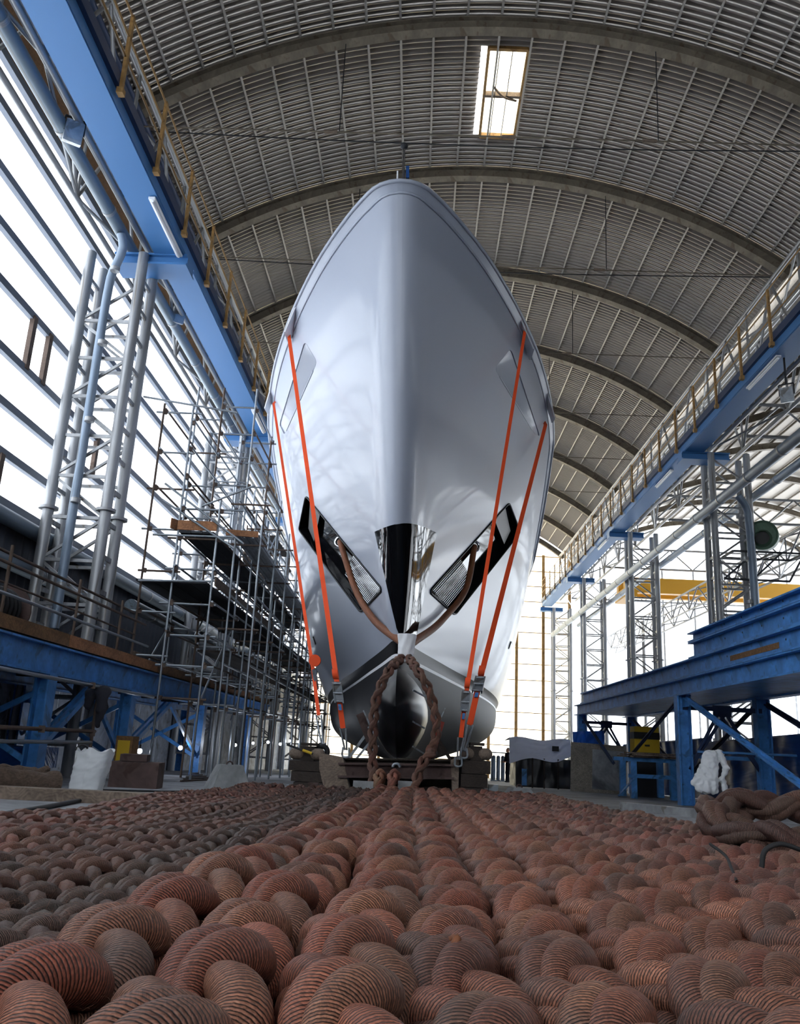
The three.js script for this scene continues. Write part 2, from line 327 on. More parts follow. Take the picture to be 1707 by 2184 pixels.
// ---- crane runways, with walkway rails, on brackets
function runway(side, x, label) {
  const w = 0.72, h = 0.5, y = 11.05, s = side, r = thing('crane_runway', label, 'crane runway', 'crane runways'), t0 = -6, t1 = 65;
  obj('girder', [...ibeam(V(x - 0.3, y + h / 2, t0), V(x - 0.3, y + h / 2, t1), h, 0.1), box(w, 0.05, t1 - t0, x, y + CAM.y, -(t0 + t1) / 2), box(0.04, h, t1 - t0, x + s * w / 2, y + h / 2 + CAM.y, -(t0 + t1) / 2), box(0.04, h, t1 - t0, x - s * w / 2, y + h / 2 + CAM.y, -(t0 + t1) / 2), box(w, 0.04, t1 - t0, x, y + h + CAM.y, -(t0 + t1) / 2)], M.runway, r);
  obj('crane_rail', box(0.08, 0.1, t1 - t0, x, y + h + 0.07 + CAM.y, -(t0 + t1) / 2), M.dark, r);
  obj('edge_angle', bar(V(x + s * (w / 2 + 0.06), y + h * 0.75, t0), V(x + s * (w / 2 + 0.06), y + h * 0.75, t1), 0.1, 0.24), M.navy, r);
  for (const tc of COLT) if (tc > 0) {
    obj('bracket', [box(1.75, 0.2, 0.5, x - s * 0.45, y - 0.15 + CAM.y, -tc - 0.35), box(1.75, 0.05, 0.7, x - s * 0.45, y - 0.03 + CAM.y, -tc - 0.35), box(1.75, 0.05, 0.7, x - s * 0.45, y - 0.27 + CAM.y, -tc - 0.35)], M.runway, r);
  }
  const xr = x + s * (w / 2 + 0.14);
  for (let t = -5; t < 64; t += 2.18) obj('rail_post', [box(0.06, 1.75, 0.09, xr, y + 0.98 + CAM.y, -t), box(0.12, 0.12, 0.14, xr, y + 0.14 + CAM.y, -t)], M.yellow, r);
  for (const dy of [0.9, 1.35, 1.82]) obj('rail', tube(V(xr, y + dy, t0), V(xr, y + dy, t1), 0.022, 6), M.yellow, r);
  obj('walkway', box(0.45, 0.05, t1 - t0, x - s * 0.64, y + 0.62 + CAM.y, -(t0 + t1) / 2), M.steel, r);
  return r;
}
runway(1, -6.33, 'blue crane runway girder with yellow handrail beside the glowing left wall');
runway(-1, 9.94, 'blue crane runway girder with yellow handrail beside the open bay');
// lattice girders above the runways
function girder(xs, y0, y1, t0, t1, step, label, name = 'lattice_girder', r = 0.06) {
  const g = thing(name, label, 'girder');
  for (const x of xs) {
    for (const y of [y0, y1]) obj('chord', tube(V(x, y, t0), V(x, y, t1), r * 1.25, 6), M.steel, g);
    let k = 0;
    for (let t = t0; t < t1 - 0.01; t += step, k++) {
      obj('diagonal', tube(V(x, k % 2 ? y1 : y0, t), V(x, k % 2 ? y0 : y1, t + step), r * 0.8, 6), M.steel, g);
      if (k % 2 === 0) obj('upright', tube(V(x, y0, t), V(x, y1, t), r * 0.7, 6), M.steel, g);
    }
  }
  if (xs.length > 1) { let k = 0; for (let t = t0; t < t1 - 0.01; t += step * 2, k++) for (const y of [y0, y1]) obj('strut', tube(V(xs[k % 2], y, t), V(xs[1 - k % 2], y, t + step * 2), r * 0.7, 6), M.steel, g); }
  return g;
}
girder([-7.1, -8.1], 11.5, 14.9, -4, 64, 2, 'pale lattice girder between crane runway and roof on the glowing side');
girder([10.8, 12.0], 11.4, 14.9, 14, 64, 2, 'pale lattice girder between crane runway and roof on the open side');
girder([14.2, 15.2], 7.6, 8.6, 20, 64, 1.5, 'low lattice pipe rack running past the green blower', 'pipe_rack', 0.045);
for (const t of COLT.filter(t => t > 20)) girder2(t);
function girder2(t) {
  const g = thing('cross_girder', 'pale lattice girder spanning the open bay between its columns', 'girder', 'lattice girders across the open bay');
  for (const y of [11.9, 13.2]) obj('chord', tube(V(12, y, t + 0.4), V(32, y, t + 0.4), 0.07, 6), M.steel, g);
  for (let k = 0; k < 14; k++) { const a = 12 + 20 * k / 14, b = 12 + 20 * (k + 1) / 14; obj('diagonal', tube(V(a, k % 2 ? 13.2 : 11.9, t + 0.4), V(b, k % 2 ? 11.9 : 13.2, t + 0.4), 0.045, 6), M.steel, g); }
}
// valley gutter between the two roofs, a slit of daylight left beside it
{ const g = struct('trim_1', 'grey valley gutter between the two arched roofs'); for (let t = T0; t < T1; t += 6) obj('gutter_length', [box(1.15, 0.06, 5.98, 12.5, 15.35 + CAM.y, -(t + 3)), box(0.06, 0.5, 5.98, 11.95, 15.55 + CAM.y, -(t + 3))], M.arch, g); }
// roof edge pipes
tag(obj('gutter_pipe', tube(V(-7.75, 15.35, -6), V(-7.75, 15.35, 64), 0.09, 8), M.navy), 'dark navy pipe along the roof edge above the glowing wall', 'pipe');
// pipes on the left wall
function pipeRun(name, pts, r, m, label, joints = []) {
  const o = thing(name, label, 'pipe');
  obj('pipe_body', pts.length === 2 ? tube(pts[0], pts[1], r, 16) : sweep(pts, r, 14, 60), m, o);
  for (const k of joints) { const c = pts[0].clone().lerp(pts[pts.length - 1], k), d = pts[pts.length - 1].clone().sub(pts[0]).normalize().multiplyScalar(0.05); obj('joint_band', tube(c.clone().sub(d), c.clone().add(d), r * 1.08, 16), M.steel, o); }
  return o;
}
const js = n => Array.from({ length: n }, (_, k) => (k + 0.5) / n);
pipeRun('duct', [V(-7.42, 11.35, 2), V(-7.42, 11.35, 64)], 0.15, M.pipe, 'long grey duct under the crane runway beside the glowing wall', js(24));
pipeRun('duct', [V(-8.5, 4.1, 2), V(-8.5, 4.1, 60)], 0.165, M.pipe, 'thick grey duct along the sill of the glowing wall', js(16));
pipeRun('duct', [V(-8.52, 3.25, 2), V(-8.52, 3.25, 22)], 0.15, M.pipe, 'thinner grey duct below the thick sill duct', js(8));
pipeRun('duct', [V(-6.64, 2.8, 18.9), V(-6.64, 2.8, 46)], 0.15, M.pipe, 'grey duct with an open flared end behind the scaffold', js(9));
pipeRun('downpipe', [V(-7.35, 11.2, 16.9), V(-7.3, 10.9, 17.0), V(-7.55, 10.3, 17.2), V(-7.6, 9.9, 17.25), V(-7.6, 6, 17.25), V(-7.6, 2.0, 17.25)], 0.1, M.pipeBlue, 'blue grey downpipe clipped to the nearest left lattice column', js(5));
pipeRun('duct', [V(10.22, 8.7, 14), V(10.22, 8.7, 64)], 0.17, M.pipeBlue, 'blue grey duct passing below the runway beside the open bay', js(20));
pipeRun('duct', [V(12.2, 9.5, 14), V(12.2, 9.5, 64)], 0.15, M.pipeBlue, 'second blue grey duct running behind the first beside the open bay', js(20));
pipeRun('downpipe', [V(11.0, 9.0, 28.2), V(11.3, 8.6, 28.3), V(11.35, 8, 28.3), V(11.35, 0, 28.3)], 0.13, M.pipeBlue, 'blue downpipe beside the green blower', js(6));
// striplights and floodlights on the runways
for (const [px, py, t] of [[356, 490, 16.3], [541, 865, 27.9]]) {
  const p = V(-6.08, 10.93, t), o = thing('strip_light', 'white tube light under the blue runway beside the glowing wall', 'strip light', 'tube lights under the runway beside the glowing wall', p);
  obj('housing', box(0.14, 0.05, 2.2, 0, 0.05, 0), M.white, o); obj('tube', tube(new THREE.Vector3(0, 0, -1.05), new THREE.Vector3(0, 0, 1.05), 0.035, 8), M.white, o);
}
for (const t of [22.5, 32.5, 44]) {
  const p = V(9.72, 10.93, t), o = thing('strip_light', 'white tube light under the blue runway beside the open bay', 'strip light', 'tube lights under the runway beside the open bay', p);
  obj('housing', box(0.14, 0.05, 2.2, 0, 0.05, 0), M.white, o); obj('tube', tube(new THREE.Vector3(0, 0, -1.05), new THREE.Vector3(0, 0, 1.05), 0.035, 8), M.white, o);
}
function floodlight(p, ry, label, hang) {
  const o = thing('floodlight', label, 'floodlight', undefined, p); o.rotation.y = ry;
  const head = obj('housing', boxAt(new THREE.Vector3(0, -0.2, 0), 0.34, 0.42, 0.16, 0, 0.3), M.galv, o);
  obj('glass', boxAt(new THREE.Vector3(0, -0.22, 0.09), 0.26, 0.3, 0.02, 0, 0.3), M.glass, head);
  obj('bracket', [bar(new THREE.Vector3(-0.19, -0.2, 0), new THREE.Vector3(-0.19, 0.12, 0), 0.03, 0.03), bar(new THREE.Vector3(0.19, -0.2, 0), new THREE.Vector3(0.19, 0.12, 0), 0.03, 0.03), bar(new THREE.Vector3(-0.19, 0.12, 0), new THREE.Vector3(0.19, 0.12, 0), 0.04, 0.03)], M.dark, o);
  if (hang) obj('hanger', tube(new THREE.Vector3(0, 0.12, 0), new THREE.Vector3(0, hang, 0), 0.03, 6), M.dark, o);
}
floodlight(P(160, 265, 13.6), 0.6, 'grey floodlight clamped to the duct under the near left runway');
floodlight(P(382, 660, 21.2), 0.6, 'grey floodlight clamped further along the duct under the left runway');
floodlight(P(1678, 828, 21.6), -0.6, 'grey floodlight hanging below the runway on the open side', 11.02 + CAM.y - P(1678, 828, 21.6).y);
// ---------------------------------------------------------------- the yacht
// lines drawn in metres about the camera, then the whole boat is set down at 0.88 of that
const KS = 0.88, HEEL = 0.037, TURN = -0.011, XK = -0.3, YK = -0.75;
const topB = table([0, .03, .1, .35, .7, 1.2, 2.2, 3.4, 6.2, 10, 16, 20, 26, 44], [0, .14, .27, .54, .81, 1.13, 1.68, 2.25, 3.34, 4.52, 5.7, 6.1, 6.35, 6.4]);
const wlB = table([0, .3, 1, 2, 5, 8, 12, 16, 22, 28, 34, 44], [0, .1, .24, .42, .98, 1.5, 2.25, 3.0, 3.9, 4.5, 4.9, 5.15]);
const soft = f => u => { let s = 0, w = 0; const h = 0.075 * u + 0.012; for (let k = -6; k <= 6; k++) { const g = 7 - Math.abs(k); s += g * f(Math.max(u + k * h, 0)); w += g; } return s / w; };
const topS = soft(topB), wlS = soft(wlB);
const stemT = Y => Y > 2 ? 17.5 - 2.2 * (Y - 2) / 9.7 : 17.5 + 0.15 * (2 - Y);
const sheerY = t => t < 31 ? 11.42 : Math.max(11.42 - (t - 31) * 0.45, 8.3);
function halfB(t, Y) {
  const u = t - stemT(Y); if (u <= 0) return 0;
  const v = clamp((Y - 2) / 9.7, 0, 1.1), p = 1.15 - 0.5 * clamp(u / 10, 0, 1), w = wlS(u), c = w + (topS(u) - w) * Math.pow(v, p), nr = 0.03 + 0.5 * Math.pow(v, 0.9), nose = Math.sqrt(2 * nr * u) / (1 + u / 2.6), a = c + 0.5 * (nose - c + Math.sqrt((nose - c) ** 2 + 0.02 * Math.min(u, 1) * 0.3));
  const dn = clamp((2 - Y) / 2.75, 0, 1), q = 1.6 + 2.2 * clamp(u / 14, 0, 1);
  return a * (1 - Math.pow(dn, q));
}
const yacht = thing('motor_yacht', 'large pale grey motor yacht with bulbous bow propped in the shed', 'yacht', undefined, V(XK * KS - 0.19, YK * KS, 0));
yacht.rotation.set(0, TURN, HEEL); yacht.scale.setScalar(KS); yacht.updateMatrixWorld();
const Lb = (x, Y, t) => new THREE.Vector3(x, Y - YK, -t);             // boat's own axes
const toWorld = p => yacht.localToWorld(p.clone());
function hullHit(px, py, out = 0) {                                    // where a sight line meets the shell, in boat axes
  const d = rayOf(px, py), at = s => { const p = yacht.worldToLocal(CAM.clone().addScaledVector(d, s)); return [p.x, p.y + YK, -p.z]; }, inside = ([x, y, t]) => Math.abs(x) <= halfB(t, y);
  let lo = 12, h = 0;
  for (let s = 12; s < 54; s += 0.05) { const q = at(s); if (inside(q) && q[1] < sheerY(q[2]) + 0.4) { h = s; break; } lo = s; }
  if (!h) return null;
  for (let k = 0; k < 24; k++) { const m = (lo + h) / 2; if (inside(at(m))) h = m; else lo = m; }
  const [x, y, hi] = at(h), sg = Math.sign(x) || 1, e = 0.02;
  const n = new THREE.Vector3(sg, -(halfB(hi, y + e) - halfB(hi, y - e)) / (2 * e), (halfB(hi + e, y) - halfB(hi - e, y)) / (2 * e)).normalize();
  return Lb(x, y, hi).addScaledVector(n, out);
}
const nearHit = (x, y, out) => { for (let k = 0; k < 40; k++) { const h = hullHit(x + (x < 870 ? k : -k), y, out); if (h) return h; } return Lb(0, 0, 20); };
const QL = 42;
function shell(y0f, y1f, nv, nq = 130, push = 0) {
  return gridGeo(nq * 2, nv, (u, v) => {
    const q = Math.abs(u * 2 - 1), sg = u < 0.5 ? -1 : 1, qq = QL * Math.pow(q, 2.4), tr = 15.3 + qq, a = y0f(tr), b = y1f(tr), Y = lerp(a, b, v), t = stemT(Y) + qq;
    const pv = push * v, x = halfB(t, Y) + pv * smooth(0, 0.14, q); return Lb(sg * x, Y, t - pv * (1 - 0.7 * smooth(0.02, 0.3, q)));
  });
}
const topsides = obj('topsides', shell(() => 2.12, t => sheerY(t), 90), M.hull, yacht);
obj('boot_stripe', shell(() => 1.84, () => 2.12, 3), M.boot, yacht);
obj('white_stripe', shell(() => 1.765, () => 1.84, 2), M.white, yacht);
obj('underwater_hull', shell(() => YK, () => 1.765, 40), M.antifoul, yacht);
// bulwark band above the sheer, leaning in a little less than the flare, with its cap
obj('bulwark', shell(t => sheerY(t) + 0.0, t => sheerY(t) + 0.17, 4, 130, 0.13), M.hull, yacht);
{
  const pts = []; for (let i = -130; i <= 130; i++) { const q = Math.abs(i) / 130, qq = QL * Math.pow(q, 2.4), Y = sheerY(15.3 + qq) + 0.18, t = stemT(Y) + qq; pts.push(Lb(Math.sign(i) * (halfB(t, Y) + 0.13 * smooth(0, 0.14, q)), Y, t - 0.13 * (1 - 0.7 * smooth(0.02, 0.3, q)))); }
  obj('cap_rail', new THREE.TubeGeometry(new THREE.CatmullRomCurve3(pts), 400, 0.045, 8), M.hull, yacht);
  const low = []; for (let i = -130; i <= 130; i++) { const q = Math.abs(i) / 130, qq = QL * Math.pow(q, 2.4), Y = sheerY(15.3 + qq) - 0.0, t = stemT(Y) + qq; low.push(Lb(Math.sign(i) * (halfB(t, Y) + 0.015), Y, t - 0.015)); }
  obj('rubbing_strake', new THREE.TubeGeometry(new THREE.CatmullRomCurve3(low), 400, 0.03, 8), M.hull, yacht);
}
obj('deck', gridGeo(8, 60, (u, v) => { const qq = 0.3 + QL * Math.pow(v, 2), Y = sheerY(15.3 + qq) - 0.1, t = stemT(Y) + qq; return Lb((u * 2 - 1) * halfB(t, Y), Y, t); }), M.hullDeck, yacht);
obj('transom', gridGeo(8, 12, (u, v) => { const t = 15.3 + QL; const Y = lerp(YK, sheerY(t), v); return Lb((u * 2 - 1) * halfB(t - 0.3, Y), Y, t); }), M.hull, yacht);
{ // bulb: a pointed egg in section, rounded at the nose
  const prof = table([-1, -.9, -.7, -.4, -.1, .2, .45, .7, .88, 1], [0.0, .17, .33, .5, .59, .58, .5, .33, .15, 0]);
  const g = gridGeo(48, 30, (u, v) => {
    const a = u * 2 * Math.PI, yy = Math.cos(a), w = prof(yy) * Math.sign(Math.sin(a)), k = v;
    const sc = k < 0.55 ? Math.sqrt(1 - Math.pow(1 - k / 0.55, 2)) : 1 + 0.15 * (k - 0.55), t = 16.35 + 3.6 * k;
    return Lb(w * sc * 1.02, 0.68 + yy * 0.96 * sc + 0.04 * (1 - sc), t);
  });
  obj('bulbous_bow', g, M.bulb, yacht);
  for (const sd of [-1, 1]) for (const [y, dy] of [[1.05, -0.1], [0.45, -0.12], [-0.02, -0.14]].slice(sd < 0 ? 1 : 0))
    obj('draught_mark', [bar(Lb(sd * 0.33, y, 16.75), Lb(sd * 0.56, y + dy, 17.05), 0.02, 0.03)], M.galv, yacht);
}
// stainless plates: a patch laid over the shell between four sight lines
function patch(quad, nu, nv, out) {
  const [a, b, c, d] = quad;                                           // a-b along the top, d-c along the bottom
  return gridGeo(nu, nv, (u, v) => { const x = lerp(lerp(a[0], b[0], u), lerp(d[0], c[0], u), v), y = lerp(lerp(a[1], b[1], u), lerp(d[1], c[1], u), v); return hullHit(x, y, out) || new THREE.Vector3(); });
}
{
  const g = gridGeo(28, 20, (u, v) => { const x = lerp(lerp(801, 930, u), lerp(852, 886, u), v), y = lerp(1134 - 19 * Math.sin(Math.PI * u) + 2 * u, 1362, v); return hullHit(x, y, 0.02); });
  obj('stem_plate', g, M.mirror, yacht);
}
// recesses are cut through the shell; each gets walls and a floor of its own
const quadAt = q => (u, v, out) => { const x = lerp(lerp(q[0][0], q[1][0], u), lerp(q[3][0], q[2][0], u), v), y = lerp(lerp(q[0][1], q[1][1], u), lerp(q[3][1], q[2][1], u), v); return hullHit(x, y, out); };
function rounded(ru, rv, n = 6) { const l = [], cs = [[1 - ru, rv, -90], [1 - ru, 1 - rv, 0], [ru, 1 - rv, 90], [ru, rv, 180]]; for (const [cu, cv, a] of cs) for (let k = 0; k <= n; k++) { const an = (a + 90 * k / n) * Math.PI / 180; l.push([cu + ru * Math.cos(an), cv + rv * Math.sin(an)]); } const d = []; l.forEach((p, k) => { const q = l[(k + 1) % l.length], m = Math.ceil(Math.hypot(q[0] - p[0], q[1] - p[1]) / 0.06); for (let e = 0; e < m; e++) d.push([lerp(p[0], q[0], e / m), lerp(p[1], q[1], e / m)]); }); return d; }
const csg = new Evaluator(); csg.attributes = ['position', 'normal', 'uv']; csg.useGroups = false;
function cutRecess(name, q, ru, rv, depth, wallMat, floorMat, nu, nv) {
  const at = quadAt(q), ring = rounded(ru, rv), edge = ring.map(([u, v]) => at(u, v, 0)), c = edge.reduce((a, p) => a.add(p), new THREE.Vector3()).multiplyScalar(1 / edge.length);
  const n = at(0.5, 0.5, 1).sub(at(0.5, 0.5, 0)).normalize(), pos = [], idx = [], m = edge.length;
  for (const d of [0.5, -0.9]) for (const p of [c, ...edge]) { const e = p.clone().addScaledVector(n, d); pos.push(e.x, e.y, e.z); }
  const w = new THREE.Vector3().crossVectors(edge[0].clone().sub(c), edge[3].clone().sub(c)).dot(n) > 0;
  const tri = (a, b, d) => w ? idx.push(a, b, d) : idx.push(a, d, b);
  for (let k = 0; k < m; k++) { const a = 1 + k, b = 1 + (k + 1) % m, A = m + 1 + a, B = m + 1 + b; tri(0, a, b); tri(m + 1, B, A); tri(a, A, B); tri(a, B, b); }
  let g = new THREE.BufferGeometry(); g.setAttribute('position', new THREE.Float32BufferAttribute(pos, 3)); g.setIndex(idx); g = g.toNonIndexed(); g.computeVertexNormals(); g.setAttribute('uv', new THREE.BufferAttribute(new Float32Array(g.getAttribute('position').count * 2), 2));
  const a = new Brush(topsides.geometry, M.hull), b = new Brush(g, M.hull); a.updateMatrixWorld(); b.updateMatrixWorld();
  const out = csg.evaluate(a, b, HOLLOW_SUBTRACTION); topsides.geometry = out.geometry;
  const r = obj(name, gridGeo(nu, nv, (u, v) => at(u, v, -depth(u, v))), floorMat, yacht);
  obj('recess_wall', gridGeo(m, 3, (u, v) => { const [x, y] = ring[Math.round(u * m) % m]; return at(x, y, lerp(0.004, -depth(x, y) - 0.01, v)); }), wallMat, r);
  return [r, at, ring];
}
const pockets = { left: [[653, 1057], [817, 1258], [770, 1306], [638, 1130]], right: [[1086, 1072], [915, 1262], [970, 1312], [1110, 1135]] };
const hawse = {};
for (const [sd, q] of Object.entries(pockets)) {
  const dp = (u, v) => 0.1 + 0.16 * v;
  const [p, at, ring] = cutRecess('anchor_pocket', q, 0.03, 0.08, dp, M.mirror, M.mirror, 24, 8);
  obj('pocket_rim', new THREE.TubeGeometry(new THREE.CatmullRomCurve3(ring.map(([u, v]) => at(u, v, 0.01)), true, 'catmullrom', 0.1), 260, 0.028, 8, true), M.boot, p);
  for (let k = 0; k < 14; k++) { const v = 0.12 + 0.76 * k / 13, pts = [0.6, 0.72, 0.84, 0.95].map(u => at(u, v, 0.02 - dp(u, v))); obj('rib', new THREE.TubeGeometry(new THREE.CatmullRomCurve3(pts), 8, 0.014, 6), M.chrome, p); }
  const h = at(0.43, 0.22, 0.02 - dp(0.43, 0.22)); hawse[sd] = h;
  const ring2 = new THREE.TorusGeometry(0.14, 0.04, 10, 28); ring2.lookAt(new THREE.Vector3(sd === 'left' ? -0.35 : 0.35, 0.1, 1)).translate(h.x, h.y, h.z);
  obj('hawse_ring', ring2, M.chrome, p);
  obj('corner_plate', gridGeo(6, 6, (u, v) => at(0.03 + 0.15 * u, 0.08 + 0.84 * v, 0.03 - dp(0, v) * (1 - 0.5 * u))), M.black, p);
}
// bulwark recesses: the floor of each falls away towards its lower lip
for (const q of [[[650, 727], [677, 772], [607, 928], [596, 905]], [[1090, 742], [1055, 786], [1140, 925], [1152, 930]]]) {
  const [r, at] = cutRecess('bulwark_recess', q, 0.16, 0.06, (u, v) => 0.03 + 0.75 * u * smooth(0, 0.12, v) * smooth(1.05, 0.5, v), M.hull, M.hull, 14, 24);
  const lip = []; for (let i = 2; i <= 15; i++) lip.push(at(1, i / 16, 0.005));
  obj('lip', new THREE.TubeGeometry(new THREE.CatmullRomCurve3(lip), 40, 0.018, 6), M.hull, r);
}
for (const [x, y] of [[1087, 1376], [672, 1366]]) { const p = nearHit(x, y, 0.01); obj('drain_slot', boxAt(p, 0.05, 0.3, 0.2, 0, 0, x > 870 ? -0.35 : 0.35), M.black, yacht); }
{ // jackstaff
  const b = Lb(0.05, 11.9, 15.6);
  const s = obj('jackstaff', tube(b, b.clone().add(new THREE.Vector3(0.02, 0.85, 0)), 0.03, 8), M.chrome, yacht);
  obj('ball', new THREE.SphereGeometry(0.085, 12, 8).translate(b.x + 0.02, b.y + 0.9, b.z), M.dark, s);
  obj('clip', box(0.07, 0.3, 0.05, b.x + 0.1, b.y + 0.22, b.z), M.tarpBlue, s);
  obj('light_post', tube(b.clone().add(new THREE.Vector3(-0.12, 0, 0)), b.clone().add(new THREE.Vector3(-0.12, 0.25, 0)), 0.02, 6), M.white, s);
}
// ---- straps over the bulwark, each with pad, ratchet and hook
function strap(top, low, hookEnd, rat, w, name) {
  const o = thing('lashing_strap', name, 'strap'); const up = new THREE.Vector3(0, 0, 1);
  const over = top.clone().add(new THREE.Vector3(0, 0.35, -0.5));
  const ribbon = (a, b, ww = w) => bar(a, b, ww, 0.012, up);
  obj('webbing', [ribbon(top, low), ribbon(top, over)], M.orange, o);
  obj('lower_webbing', ribbon(low, hookEnd.clone().lerp(low, 0.38)), M.orange, o);
  const d = hookEnd.clone().sub(low).normalize(), m = new THREE.Matrix4().makeBasis(new THREE.Vector3(1, 0, 0), d.clone().negate(), new THREE.Vector3().crossVectors(new THREE.Vector3(1, 0, 0), d.clone().negate())).setPosition(low.clone().add(new THREE.Vector3(0, 0, 0.04)));
  if (rat) {
    const r = obj('ratchet', [box(w * 1.5, 0.26, 0.03), box(0.025, 0.34, 0.09, -w * 0.8, 0, 0.02), box(0.025, 0.34, 0.09, w * 0.8, 0, 0.02), tube(new THREE.Vector3(-w * 0.9, 0.16, 0.03), new THREE.Vector3(w * 0.9, 0.16, 0.03), 0.03, 8), tube(new THREE.Vector3(-w * 0.9, -0.14, 0.03), new THREE.Vector3(w * 0.9, -0.14, 0.03), 0.02, 8), tube(new THREE.Vector3(-w * 0.9, 0.0, 0.05), new THREE.Vector3(w * 0.9, 0.0, 0.05), 0.025, 8)].map(g => g.applyMatrix4(m)), M.galv, o);
    obj('tag', box(w * 0.6, 0.1, 0.02, 0, -0.24, 0.02).applyMatrix4(m), M.blue, r);
    obj('coil', tube(new THREE.Vector3(-w * 0.55, 0.32, 0.05), new THREE.Vector3(w * 0.55, 0.32, 0.05), 0.09, 14).applyMatrix4(m), M.orange, o);
  }
  const hs = hookEnd.clone().lerp(low, 0.38), side = new THREE.Vector3(0.05, 0, 0);
  obj('hook', [tube(hs.clone().sub(side), hookEnd.clone().sub(side.clone().multiplyScalar(0.3)), 0.018, 6), tube(hs.clone().add(side), hookEnd.clone().add(side.clone().multiplyScalar(0.3)), 0.018, 6), sweep([hookEnd.clone().add(new THREE.Vector3(-0.05, 0.05, 0)), hookEnd.clone().add(new THREE.Vector3(-0.05, -0.1, 0)), hookEnd.clone().add(new THREE.Vector3(0.05, -0.1, 0)), hookEnd.clone().add(new THREE.Vector3(0.05, 0.05, 0))], 0.02, 6, 16)], M.galv, o);
  return o;
}
const pxTop = (x, y, out) => toWorld(nearHit(x, y, out));
strap(pxTop(624, 708, 0.12), P(722, 1478, 14.6), P(738, 1600, 14.7), true, 0.088, 'orange ratchet strap running down past the left anchor pocket');
strap(pxTop(1112, 702, 0.12), P(992, 1497, 14.6), P(978, 1620, 14.7), true, 0.075, 'orange ratchet strap beside the right anchor pocket, the one closer to the stem');
strap(pxTop(1158, 905, 0.1), P(1021, 1462, 15.6), P(990, 1602, 14.8), true, 0.105, 'orange ratchet strap on the right flank with bright steel ratchet and blue tag');
{ // thin strap on the left flank with its coiled tail
  const o = strap(pxTop(590, 860, 0.1), P(668, 1430, 17.2), P(688, 1590, 16.0), false, 0.07, 'thin orange strap on the left flank with a round coiled tail');
  const c = P(672, 1409, 17.1);
  obj('coil', tube(c.clone().add(new THREE.Vector3(0, 0, -0.04)), c.clone().add(new THREE.Vector3(0, 0, 0.05)), 0.12, 24), M.orange, o);
  const a = P(670, 1428, 17.1), b = P(676, 1470, 17.0);
  obj('turnbuckle', bar(a, b, 0.075, 0.05), M.galv, o);
}
// standing pads under the straps on the bulwark
for (const [a, b, c] of [[[643, 632], [633, 706], 0.5], [[1103, 668], [1114, 742], 0.5], [[583, 812], [586, 868], 0.3], [[1162, 828], [1163, 888], 0.3]]) {
  const p0 = nearHit(a[0], a[1], 0.04), p1 = nearHit(b[0], b[1], 0.34);
  const A = toWorld(p0), B = toWorld(p1), back = new THREE.Vector3(0, 0.05, -0.75 * (c + 0.5));
  const o = thing('edge_pad', 'white protective board wedged under an orange strap at the bulwark', 'board', 'boards under the straps', A.clone());
  obj('board', [0, 0.03].map(e => gridGeo(4, 4, (u, v) => A.clone().lerp(B, v).addScaledVector(back, u).sub(A).add(new THREE.Vector3(A.x < 0 ? -e : e, 0, 0)))), M.white, o);
  obj('edge_strip', tube(new THREE.Vector3(), B.clone().sub(A), 0.02, 6), M.white, o);
}
// ---------------------------------------------------------------- plaited ropes
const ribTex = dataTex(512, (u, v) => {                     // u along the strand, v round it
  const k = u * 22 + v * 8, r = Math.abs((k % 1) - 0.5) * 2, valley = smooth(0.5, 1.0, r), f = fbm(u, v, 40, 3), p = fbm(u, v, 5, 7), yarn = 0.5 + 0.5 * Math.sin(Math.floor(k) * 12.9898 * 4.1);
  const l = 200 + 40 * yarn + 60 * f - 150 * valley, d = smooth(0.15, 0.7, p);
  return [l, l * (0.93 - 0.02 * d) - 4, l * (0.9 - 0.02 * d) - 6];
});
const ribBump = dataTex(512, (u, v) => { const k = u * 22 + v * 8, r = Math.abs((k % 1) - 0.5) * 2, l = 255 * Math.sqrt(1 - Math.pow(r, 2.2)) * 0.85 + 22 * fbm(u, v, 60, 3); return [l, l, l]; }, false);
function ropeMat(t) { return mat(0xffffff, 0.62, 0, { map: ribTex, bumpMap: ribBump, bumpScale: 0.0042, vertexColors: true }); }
const M_ROPE = ropeMat(), ropeRnd = mulberry(77);
const TONES = { fresh: [0.42, 0.18, 0.115], pink: [0.38, 0.185, 0.14], brown: [0.26, 0.135, 0.10], grey: [0.175, 0.125, 0.108], tan: [0.42, 0.24, 0.15], dark: [0.16, 0.085, 0.065] };
const DIRT = [0.10, 0.083, 0.08];
